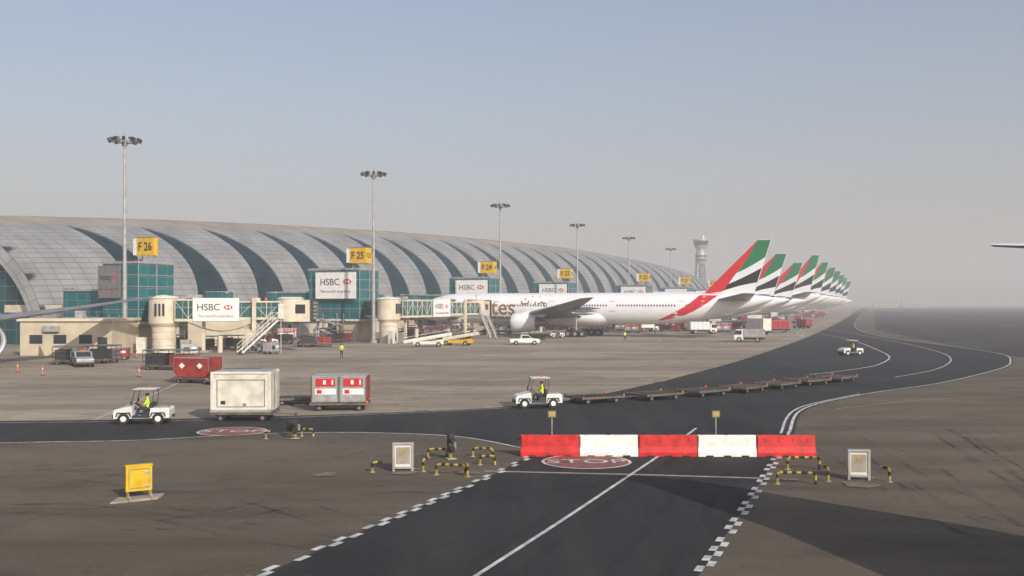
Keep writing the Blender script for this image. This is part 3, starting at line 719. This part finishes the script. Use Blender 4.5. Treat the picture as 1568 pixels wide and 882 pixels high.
for (a,b_,r) in [(617,724,.55),(1315,743,.6),(1208,735,.3),(720,724,.4),(450,672,.4),(500,727,.45)]:
    c=at(a,b_); pt.add([(c[0]+r*(1+.25*math.sin(3*t+a))*math.cos(t),c[1]+r*(1+.2*math.cos(2*t+b_))*math.sin(t),.026) for t in [2*math.pi*i/20 for i in range(20)]],[tuple(range(20))],wp)
pt.obj('concrete_patch')
ys=B()
ys.add([(-.95,-.30,.0),(.55,-.30,.0),(.95,.45,.0),(-.55,.45,.0),(-.95,-.30,.06),(.55,-.30,.06),(.95,.45,.06),(-.55,.45,.06)],[(4,5,6,7),(0,1,5,4),(1,2,6,5),(2,3,7,6),(3,0,4,7)],'concrete')
for q in (-.36,.36): ys.bar((q,0,.06),(q,0,1.05),.07,'yellow'); ys.bar((q,-.05,.3),(q,-.42,.06),.05,'lgrey')
ys.bb(-.42,.42,-.09,.09,.3,1.12,'yellow'); ys.bb(-.34,.34,-.096,-.09,.38,1.04,'yline'); ys.bb(-.30,.30,-.1,-.096,.42,1.0,'yellow'); ys.bb(-.44,.44,-.11,.11,1.12,1.17,'yellow')
ys.bb(.2,.36,-.12,-.1,.42,.5,'alu'); ys.bb(.2,.36,-.12,-.1,.85,.93,'alu')
ys.obj('yellow_taxiway_sign',(*at(212,765),0),R(33),.012)
def cone(a,b_,h=1.0):
    s=B(); s.cyl((0,0,0),(0,0,.05),.22,.22,'black',4); s.cyl((0,0,.05),(0,0,h),.06,.04,'orange',10); s.cyl((0,0,h*.6),(0,0,h*.75),.052,.048,'white',10); s.obj('marker_post',(*at(a,b_),0))
for a,b_ in [(65,575),(27,570),(213,577),(209,548),(600,526),(1010,527)]: cone(a,b_,.9)

# ---------------------------------------------------------------- people
def person(name,loc,yaw,pose='stand',vest='vest',z0=0):
    J={}
    if pose=='sit':
        J['pel']=((0,0,.10),.14);J['spi']=((-.03,0,.3),.125);J['che']=((-.02,0,.5),.15);J['nec']=((.0,0,.64),.06);J['h0']=((.03,0,.72),.08);J['h1']=((.03,0,.84),.085)
    else:
        J['pel']=((0,0,.95),.135);J['spi']=((0,0,1.14),.12);J['che']=((0,0,1.36),.15);J['nec']=((0,0,1.5),.06);J['h0']=((.02,0,1.58),.08);J['h1']=((.02,0,1.68),.085)
    E=[('pel','spi','t'),('spi','che','t'),('che','nec','t'),('nec','h0','s'),('h0','h1','s')]
    for s,k in ((1,'L'),(-1,'R')):
        if pose=='sit':
            J['sh'+k]=((-.01,s*.19,.56),.065);J['el'+k]=((.12,s*.26,.33),.045);J['wr'+k]=((.36,s*.17,.40),.03);J['pa'+k]=((.43,s*.15,.42),.034)
            J['hi'+k]=((.05,s*.11,.07),.10);J['kn'+k]=((.46,s*.14,.14),.065);J['an'+k]=((.58,s*.13,-.26),.045);J['to'+k]=((.74,s*.14,-.29),.035)
            fd=Vector((.04,0,.02))
        else:
            f=.16*s if pose=='walk' else .02*s
            J['sh'+k]=((0,s*.19,1.42),.065);J['el'+k]=((-.03-f*.6,s*.26,1.15),.045);J['wr'+k]=((.06-f,s*.26,.92),.03);J['pa'+k]=((.08-f,s*.26,.84),.034)
            J['hi'+k]=((0,s*.10,.88),.10);J['kn'+k]=((.03+f*.6,s*.11,.5),.065);J['an'+k]=((0+f,s*.11,.09),.045);J['to'+k]=((.16+f,s*.12,.045),.035)
            fd=Vector((.01,0,-.05))
        E+=[('che','sh'+k,'t'),('sh'+k,'el'+k,'t'),('el'+k,'wr'+k,'s'),('wr'+k,'pa'+k,'s'),('pel','hi'+k,'l'),('hi'+k,'kn'+k,'l'),('kn'+k,'an'+k,'l'),('an'+k,'to'+k,'b')]
        pa=Vector(J['pa'+k][0])
        for i in range(4):
            o=Vector(((i-1.5)*.018,0,0)) if pose!='sit' else Vector((0,(i-1.5)*.018,0))
            J['f%d%s'%(i,k)]=(tuple(pa+o+fd),.009); J['g%d%s'%(i,k)]=(tuple(pa+o+fd*1.7+Vector((.008,-s*.008,-.01))),.008)
            E+=[('pa'+k,'f%d%s'%(i,k),'s'),('f%d%s'%(i,k),'g%d%s'%(i,k),'s')]
        J['th'+k]=(tuple(pa+Vector((.045,-s*.01,.0))),.010); E.append(('pa'+k,'th'+k,'s'))
    keys=list(J); idx={k:i for i,k in enumerate(keys)}
    me=D.meshes.new(name); me.from_pydata([J[k][0] for k in keys],[(idx[a],idx[b_]) for a,b_,_ in E],[])
    o=D.objects.new(name,me); C.collection.objects.link(o)
    md=o.modifiers.new('Skin','SKIN')
    for i,k in enumerate(keys):
        r=J[k][1]; me.skin_vertices[0].data[i].radius=(r,r)
    me.skin_vertices[0].data[0].use_root=True
    o.modifiers.new('Sub','SUBSURF').levels=1
    me2=D.meshes.new_from_object(o.evaluated_get(C.evaluated_depsgraph_get())); D.objects.remove(o); me.name='tmp'; D.meshes.remove(me)
    me2.materials.clear()
    for m in (vest,'blue','skin','black'): me2.materials.append(M[m])
    for p in me2.polygons:
        c=p.center;best=9;bt='t'
        for a,b_,t in E:
            A=Vector(J[a][0]);Bv=Vector(J[b_][0]);d=Bv-A;u=max(0,min(1,(c-A).dot(d)/max(d.length_squared,1e-9)))
            dist=(c-(A+d*u)).length-J[a][1]*.9
            if dist<best: best=dist;bt=t
        p.material_index={'t':0,'l':1,'s':2,'b':3}[bt]; p.use_smooth=True
    ob_=place(name,me2,(loc[0],loc[1],z0),yaw)
    h=B(); hx,hy,hz=J['h1'][0]
    h.lathe([(-.03,.098),(.03,.10),(.08,.075),(.105,.01)],(hx-.012,0,hz),'hair',14,'Z')
    h.bb(hx+.085,hx+.108,-.012,.012,hz-.04,hz-.005,'skin'); h.bb(hx-.01,hx+.02,-.103,-.088,hz-.05,hz+.0,'skin'); h.bb(hx-.01,hx+.02,.088,.103,hz-.05,hz+.0,'skin')
    for q in (-.03,.03): h.bb(hx+.083,hx+.092,q-.01,q+.01,hz-.005,hz+.008,'lblack')
    h.bb(hx+.08,hx+.09,-.022,.022,hz-.072,hz-.064,'cred')
    h.obj('head_details',(0,0,0),0,0,ob_)
    if pose!='sit':
        v=B(); v.cyl((0,0,1.10),(0,0,1.14),.158,.158,'lgrey',16,False); v.obj('reflective_band',(0,0,0),0,0,ob_,(1,1.02,1))
    return ob_
person('apron_worker',at(523,549),R(-100),'stand')
person('apron_worker',at(957,523),R(-60),'walk'); person('apron_worker',at(606,527),R(0),'walk','blue'); person('apron_worker',at(1003,512),R(180),'stand','blue')

# ---------------------------------------------------------------- vehicles
def rotp(p,yaw,x,y): c,s=math.cos(yaw),math.sin(yaw); return (p[0]+c*x-s*y,p[1]+s*x+c*y)
def tug(p,yaw,driver=True,mname='baggage_tractor'):
    b=B(); w=.68
    b.prism([(1.45,.32),(1.47,.62),(1.40,.80),(.62,.98),(.50,.98),(.46,.42),(-.42,.42),(-.48,.88),(-1.40,.88),(-1.46,.78),(-1.46,.34)],-w,w,'vwhite')
    b.bb(-1.3,1.3,-w+.08,w-.08,.22,.34,'dark')
    for s in (-1,1):
        for x in (.92,-.88):
            b.wheel(x,s*(w-.06),.31,.22,'white')
            b.prism([(x-.42,.42),(x-.34,.66),(x+.34,.66),(x+.42,.42),(x+.36,.42),(x+.28,.60),(x-.28,.60),(x-.36,.42)],s*w if s>0 else -w-.05,w+.05 if s>0 else -w,'dark')
        b.prism([(x_,z_) for x_,z_ in ((.5,.36),(.45,.50),(-.42,.50),(-.46,.36))],s*w if s>0 else -w-.03,w+.03 if s>0 else -w,'dark')
        b.cyl((1.46,s*.45,.66),(1.50,s*.45,.66),.08,.08,'alu',10)
        b.bar((.55,s*.6,.97),(.36,s*.58,1.82),.055,'dark'); b.bar((-.55,s*.6,.88),(-.62,s*.58,1.82),.055,'dark')
        b.bar((.58,s*.62,1.15),(.50,s*.80,1.2),.03,'dark'); b.bb(.48,.52,s*.84-.05,s*.84+.05,1.12,1.30,'dark')
    b.bb(-.78,.52,-.66,.66,1.82,1.88,'grey'); b.bb(-.72,.46,-.6,.6,1.88,1.90,'vwhite')
    b.bar((.50,-.55,1.1),(.50,.55,1.1),.04,'dark')
    b.bb(-.45,-.02,-.55,.55,.42,.72,'dark'); b.bb(-.52,-.42,-.55,.55,.72,1.15,'dark')
    b.bar((.46,.25,.75),(.28,.25,1.02),.05,'black'); b.cyl((.27,.25,1.02),(.25,.25,1.05),.19,.19,'black',14)
    b.bb(1.47,1.53,-.6,.6,.34,.5,'dark'); b.bb(-1.6,-1.46,-.12,.12,.35,.5,'dark'); b.bb(-1.35,-.6,-.5,.5,.88,.93,'lgrey')
    b.cyl((-.3,0,1.9),(-.3,0,2.02),.06,.05,'orange',10)
    b.obj(mname,(p[0],p[1],0),yaw,.02)
    if driver:
        q=rotp(p,yaw,-.24,.25); person('tractor_driver',q,yaw,'sit','vest',.72)
def dollybase(b,L=3.3,w=2.3,deck='dark',z=.5,draw=True):
    b.bb(-L/2,L/2,-w/2,-w/2+.12,z-.14,z,'dframe'); b.bb(-L/2,L/2,w/2-.12,w/2,z-.14,z,'dframe'); b.bb(-L/2,-L/2+.12,-w/2+.12,w/2-.12,z-.14,z,'dframe'); b.bb(L/2-.12,L/2,-w/2+.12,w/2-.12,z-.14,z,'dframe')
    b.bb(-L/2+.12,L/2-.12,-w/2+.12,w/2-.12,z-.1,z-.05,deck)
    n=9
    for i in range(n): x=-L/2+.3+i*(L-.6)/(n-1); b.cyl((x,-w/2+.14,z-.03),(x,w/2-.14,z-.03),.035,.035,'dframe',6)
    for s in (-1,1):
        for x in (-L/2+.55,L/2-.55): b.wheel(x,s*(w/2-.25),.19,.14,'grey')
        b.bb(-L/2-.02,-L/2,s*(w/2-.2)-.08,s*(w/2-.2)+.08,z-.12,z-.02,'orange')
        for x in (-L/2+.06,L/2-.06): b.bb(x-.05,x+.05,s*(w/2-.06)-.05,s*(w/2-.06)+.05,z,z+.12,'orange' if x<0 else 'dframe')
        b.bar((-L/2+.3,s*(w/2-.3),z-.2),(L/2-.3,s*(w/2-.3),z-.2),.08,'dark')
    if draw: b.bar((L/2,0,z-.15),(L/2+1.1,0,.28),.08,'dframe'); b.cyl((L/2+1.1,-.04,.28),(L/2+1.1,.04,.28),.08,.08,'dark',8)
def dolly(p,yaw,deck='dark',z=.46):
    b=B(); dollybase(b,3.3,2.3,deck,z); b.obj('baggage_dolly',(p[0],p[1],0),yaw,.008)
def bigbox(p,yaw):
    b=B(); dollybase(b,3.4,2.4); L,w,z0,z1=3.2,2.3,.54,2.72
    b.bb(-L/2,L/2,-w/2,w/2,z0,z1,'cont')
    for s in (-1,1):
        yy=s*w/2
        f=lambda x0,x1,a,c,m,t=.05:b.bb(x0,x1,yy if s>0 else yy-t,yy+t if s>0 else yy,a,c,m)
        f(-L/2-.05,L/2+.05,z0-.03,z0+.12,'lgrey'); f(-L/2-.05,L/2+.05,z1-.1,z1+.03,'ywhite'); f(-L/2-.05,-L/2+.1,z0+.12,z1-.1,'ywhite'); f(L/2-.1,L/2+.05,z0+.12,z1-.1,'ywhite')
        f(-L/2+.28,L/2-.28,1.98+.3,2.02+.3,'grey',.03); f(-L/2+.28,L/2-.28,.80,.84,'grey',.03); f(-L/2+.28,-L/2+.33,.84,2.28,'grey',.03); f(L/2-.33,L/2-.28,.84,2.28,'grey',.03)
        f(-L/2+.5,-L/2+.75,.95,1.15,'dark',.02); f(.1,.3,.86,1.0,'grey',.02)
    for s in (-1,1):
        for q in (-w/2+.05,0,w/2-.05): b.bb(s*L/2 if s>0 else -L/2-.04,L/2+.04 if s>0 else -L/2,q-.05,q+.05,z0+.13,z1-.11,'grey')
    b.bb(-L/2+.1,L/2-.1,-w/2+.1,w/2-.1,z1,z1+.05,'lgrey')
    b.obj('cargo_container_on_dolly',(p[0],p[1],0),yaw,.012)
def ulds(p,yaw,style=0,n=2):
    b=B(); dollybase(b,3.5,2.3)
    for i in range(n):
        L=1.62 if n==2 else 3.2; xc=(-.83+i*1.66) if n==2 else 0; z0,z1=.54,2.12
        body='alu' if style==0 else 'cred'
        prof_=[(-L/2,z0),(L/2,z0),(L/2,z1),(-L/2,z1)]
        if style==1: prof_=[(-L/2+.35,z0),(L/2-.35,z0),(L/2,z0+.45),(L/2,z1),(-L/2,z1),(-L/2,z0+.45)]
        b.prism([(xc+x_,z_) for x_,z_ in prof_],-1.05,1.05,body)
        for s in (-1,1):
            f=lambda x0,x1,a,c,m,t=.03:b.bb(xc+x0,xc+x1,s*1.05 if s>0 else -1.05-t,1.05+t if s>0 else -1.05,a,c,m)
            f(-L/2,L/2,z1-.06,z1+.02,'lgrey'); f(-L/2,-L/2+.06,z0+(.45 if style else 0),z1-.06,'grey'); f(L/2-.06,L/2,z0+(.45 if style else 0),z1-.06,'grey')
            if style==0:
                f(-L/2+.2,L/2-.25,1.5,1.98,'red',.035); f(-L/2+.32,-L/2+.42,1.6,1.9,'white',.04); f(-.05,.12,1.62,1.88,'white',.04); f(-L/2+.15,L/2-.2,1.0,1.36,'white',.035); f(-L/2+.1,L/2-.1,.62,.9,'lgrey',.03); f(.2,.5,1.06,1.3,'red',.04)
            else:
                for q in (-L/4,L/4) if n==1 else (0,):
                    yy=s*1.09; b.add([(xc+q-.28,yy,1.45),(xc+q,yy,1.2),(xc+q+.28,yy,1.45),(xc+q,yy,1.7)],[(0,1,2,3)],'white')
    if style==0:
        for q in (-1,1): b.bb(q*1.68-.02,q*1.68+.02,-1.0,1.0,.6,2.1,'cred')
    b.obj('baggage_container_on_dolly',(p[0],p[1],0),yaw,.01)
def cage(p,yaw,L=5.0):
    b=B(); dollybase(b,L,2.3); e=L/2-.1
    for x in (-e,-e/3,e/3,e):
        for s in (-1,1): b.bar((x,s*1.1,.5),(x,s*1.1,1.9),.08,'dark')
        b.bar((x,-1.1,1.9),(x,1.1,1.9),.08,'dark')
    for s in (-1,1):
        for z in (.9,1.3,1.9): b.bar((-e,s*1.1,z),(e,s*1.1,z),.07,'dark')
    b.bb(-e+.2,-.2,-1.0,1.0,.5,1.6,'dark'); b.bb(.3,e-.2,-1.0,1.0,.5,1.5,'cred' if L>4 else 'grey'); b.bb(-e-.05,e+.05,-1.15,1.15,1.96,2.0,'grey')
    b.obj('baggage_cart',(p[0],p[1],0),yaw,.01)
def gpu(p,yaw,m='cred'):
    b=B(); b.bb(-1,1,-.6,.6,.35,1.35,m); b.bb(-.9,.9,-.5,.5,1.35,1.5,'lgrey'); b.bb(-.7,.0,-.63,-.6,.6,1.1,'dark'); b.bb(.2,.8,-.63,-.6,.8,1.1,'white')
    for s in (-1,1):
        for x in (-.65,.65): b.wheel(x,s*.5,.22,.15,'lgrey')
    b.bar((1,0,.4),(1.8,0,.25),.07,'dark'); b.obj('ground_power_unit',(p[0],p[1],0),yaw,.02)
def pickup(p,yaw,col='vwhite',cab2=False):
    b=B()
    b.prism([(2.35,.35),(2.4,.75),(2.3,.92),(1.15,1.02),(.6,1.55),(-.55 if not cab2 else -1.5,1.6),(-.75 if not cab2 else -1.9,1.0),(-2.35,1.0),(-2.4,.4)],-.85,.85,col)
    b.prism([(1.02,1.06),(.58,1.48),(-.45,1.52),(-.58,1.06)],-.87,.87,'glass')
    b.add([(1.12,-.72,1.06),(1.12,.72,1.06),(.66,.68,1.52),(.66,-.68,1.52)],[(0,1,2,3)],'glass')
    for s in (-1,1):
        for x in (1.5,-1.4): b.wheel(x,s*.78,.36,.24,'lgrey')
        b.bb(2.36,2.42,s*.62-.16,s*.62+.16,.68,.84,'alu')
    b.bb(2.38,2.46,-.85,.85,.35,.55,'dark'); b.bb(-2.46,-2.38,-.85,.85,.38,.55,'dark'); b.bb(.0,.25,-.35,.35,1.58,1.68,'orange')
    if not cab2: b.bb(-2.25,-.85,-.7,.7,1.0,1.45,'dark')
    b.obj('pickup_truck',(p[0],p[1],0),yaw,.03)
def truck(p,yaw,L=6,boxm='white',cabm='vwhite',h=3.2,lift=0):
    b=B(); zf=.85+lift
    b.bb(-L/2,L/2-.2,-.9,.9,.5,.8,'dark')
    b.prism([(L/2,.45),(L/2+.02,1.2),(L/2-.25,2.15),(L/2-1.5,2.2),(L/2-1.5,.45)],-1.05,1.05,cabm)
    b.prism([(L/2-.02,1.3),(L/2-.22,2.0),(L/2-1.2,2.0),(L/2-1.2,1.3)],-1.07,1.07,'glass'); b.bb(L/2-.04,L/2+.06,-.9,.9,1.3,1.35,'grey')
    b.bb(-L/2,L/2-1.65,-1.15,1.15,zf,h+lift,boxm)
    for s in (-1,1):
        n=int(L/1.2)
        for i in range(n+1): x=-L/2+i*(L-1.65)/n; b.bb(x-.03,x+.03,s*1.15 if s>0 else -1.18,1.18 if s>0 else -1.15,zf+.13,h+lift,'lgrey')
        b.bb(-L/2,L/2-1.65,s*1.15 if s>0 else -1.19,1.19 if s>0 else -1.15,zf-.05,zf+.12,'grey')
        for x in (L/2-.8,-L/2+1.2): b.wheel(x,s*.92,.45,.28,'lgrey')
    if lift: b.bar((-L/2+.6,-.9,.8),(L/2-2,-.9,zf),.15,'grey'); b.bar((L/2-2,-.9,.8),(-L/2+.6,-.9,zf),.15,'grey'); b.bar((-L/2+.6,.9,.8),(L/2-2,.9,zf),.15,'grey')
    b.obj('service_truck',(p[0],p[1],0),yaw,.03)
def beltloader(p,yaw,m='yellow'):
    b=B(); b.bb(-2.2,2.4,-.9,.9,.4,.85,m); b.bb(1.0,2.3,.1,.9,.85,1.6,m); b.bb(1.1,2.2,.06,.1,1.1,1.55,'glass')
    b.cyl((-3.6,-.35,.75),(3.6,-.35,1.95),.36,.36,'ywhite',4); b.cyl((-3.6,-.35,.98),(3.6,-.35,2.18),.18,.18,'black',4)
    for s in (-.75,.05): b.bar((-3.4,s,1.4),(3.4,s,2.6),.06,m)
    for s in (-1,1):
        for x in (-1.5,1.6): b.wheel(x,s*.8,.38,.25,'lgrey')
    b.bar((1,-.35,.8),(1.6,-.35,1.5),.12,'grey')
    b.obj('belt_loader',(p[0],p[1],0),yaw,.02)

tug(at(221,648),R(186)); tug(at(823,624),R(188)); tug(at(1302,544),R(200))
bigbox(at(376,642),R(2))
ulds(at(522,627),R(183),0,2); dolly(at(455,618),R(200))
ulds(at(303,586),R(-14),1,1); cage(at(262,566),R(-8)); dolly(at(350,588),R(10)); dolly(at(370,572),R(5))
gpu(at(184,551),R(5)); gpu(at(290,545),R(20),'lgrey'); gpu(at(415,542),R(70),'lgrey')
path=[Vector(at(910,616)),Vector(at(1008,611)),Vector(at(1095,604)),Vector(at(1165,597)),Vector(at(1235,589)),Vector(at(1290,583))]
pp=smooth([tuple(q) for q in path],10)
acc=0;dollies=[];nxt=0
for a,b_ in zip(pp,pp[1:]):
    l=(b_-a).length
    while acc+l>=nxt:
        t=(nxt-acc)/l; dollies.append((a+(b_-a)*t,(b_-a))); nxt+=4.75
    acc+=l
for q,d in dollies[:7]: dolly(q,math.atan2(-d.y,-d.x)+random.uniform(-.1,.1),random.choice(['wood','dark','wood']))
cage(at(108,558),R(5),3.2); pickup(at(126,561),R(-60),'lgrey',True); cage(at(160,556),R(80),3.2)
pickup(at(803,528),R(5)); pickup(at(312,524),R(20),'lgrey',True); cage(at(425,527),R(170)); pickup(at(345,522),R(0),'grey',True)
cage(at(330,536),R(10),3.2); cage(at(355,534),R(-10),3.2); tug(at(395,534),R(185),False)
beltloader(at(700,529),R(-15)); beltloader(at(655,531),R(5),'ywhite')
tug(at(852,517),R(20),False); tug(at(880,514),R(10),False); tug(at(640,518),R(200),False); tug(at(470,530),R(180),False)
cage(at(485,531),R(10))
truck(at(1148,524),R(165),5,'lgrey','vwhite',2.2); truck(at(1158,512),R(120),6.5,'ywhite','vwhite',3.4); truck(at(1190,509),R(160),5.5,'red','vwhite',2.6); truck(at(1228,503),R(120),5,'cred','vwhite',2.4)
truck(at(1075,511),R(10),6,'vwhite','vwhite',2.6); truck(at(1050,507),R(100),5,'cred','vwhite',2.6); truck(at(990,508),R(30),5.5,'vwhite','vwhite',3); truck(at(760,512),R(10),7,'vwhite','vwhite',3.0,1.0)
random.seed(11)
for i in range(60):
    b_=random.uniform(478,508); lim=1308-(b_-478)*2.6
    a=lim-random.uniform(20,130)-(b_-478)*1.2
    yaw=R(random.choice([-21,69,160,249])+random.uniform(-8,8)); q=at(a,b_); k=random.random()
    if k<.35: ulds(q,yaw,random.choice([0,1]),random.choice([1,2]))
    elif k<.5: pickup(q,yaw)
    elif k<.68: truck(q,yaw,random.uniform(5,7),random.choice(['vwhite','ywhite','cred','lgrey']),'vwhite',random.uniform(2.3,3.4))
    elif k<.85: tug(q,yaw,False)
    else: cage(q,yaw)
for i in range(22):
    a=random.uniform(930,1110); q=at(a,random.uniform(496,510)); yaw=R(random.choice([-21,69])+random.uniform(-5,5))
    random.choice([lambda:ulds(q,yaw,1,1),lambda:ulds(q,yaw,0,2),lambda:cage(q,yaw),lambda:tug(q,yaw,False)])()
for a,b_ in [(275,533),(300,530),(440,521),(395,521),(500,520),(630,512),(410,528),(620,520),(660,516),(690,514),(720,513),(520,524)]:
    q=at(a,b_); random.choice([lambda:ulds(q,R(-20),1,1),lambda:cage(q,R(70)),lambda:ulds(q,R(10),0,2),lambda:tug(q,R(30),False)])()

# ---------------------------------------------------------------- haze, sky, sun
hz=B(); hz.bb(-8000,8000,-590,8900,-3,170,'white'); ho=hz.obj('haze')
hm=D.materials.new('desert_haze'); hm.use_nodes=True; n=hm.node_tree.nodes; l=hm.node_tree.links
n.remove(n['Principled BSDF']); vs_=n.new('ShaderNodeVolumeScatter'); vs_.inputs['Density'].default_value=.00105; vs_.inputs['Color'].default_value=(.76,.765,.79,1); vs_.inputs['Anisotropy'].default_value=0.0
l.new(vs_.outputs[0],n['Material Output'].inputs['Volume']); ho.data.materials.clear(); ho.data.materials.append(hm)

sd=Vector((8,-13,7.9)).normalized(); el=math.asin(sd.z); rot=math.atan2(sd.x,sd.y)
w=D.worlds.new('World'); scn.world=w; w.use_nodes=True
n=w.node_tree.nodes; l=w.node_tree.links
sky=n.new('ShaderNodeTexSky'); sky.sky_type='NISHITA'; sky.sun_disc=False; sky.sun_elevation=el; sky.sun_rotation=rot; sky.air_density=1.2; sky.dust_density=3.5; sky.ozone_density=2.5
tn=n.new('ShaderNodeMix'); tn.data_type='RGBA'; tn.blend_type='MULTIPLY'; tn.inputs[0].default_value=1; tn.inputs[7].default_value=(1.0,.93,.98,1)
l.new(sky.outputs[0],tn.inputs[6]); l.new(tn.outputs[2],n['Background'].inputs['Color']); n['Background'].inputs['Strength'].default_value=.14
sl=D.lights.new('sun','SUN'); sl.energy=5.0; sl.angle=R(.5); sl.color=(1,.94,.84)
so=D.objects.new('sun',sl); C.collection.objects.link(so); so.rotation_euler=(-sd).to_track_quat('-Z','Y').to_euler(); so.location=(0,0,80)
cam=D.cameras.new('camera'); co=D.objects.new('camera',cam); C.collection.objects.link(co)
co.location=(0,0,CAM_H); co.rotation_euler=(R(90),0,0); cam.lens=36; cam.sensor_width=36; cam.shift_y=24/1568; cam.clip_end=20000; cam.clip_start=.05
scn.camera=co
scn.view_settings.view_transform='Standard'; scn.view_settings.look='None'; scn.view_settings.exposure=0
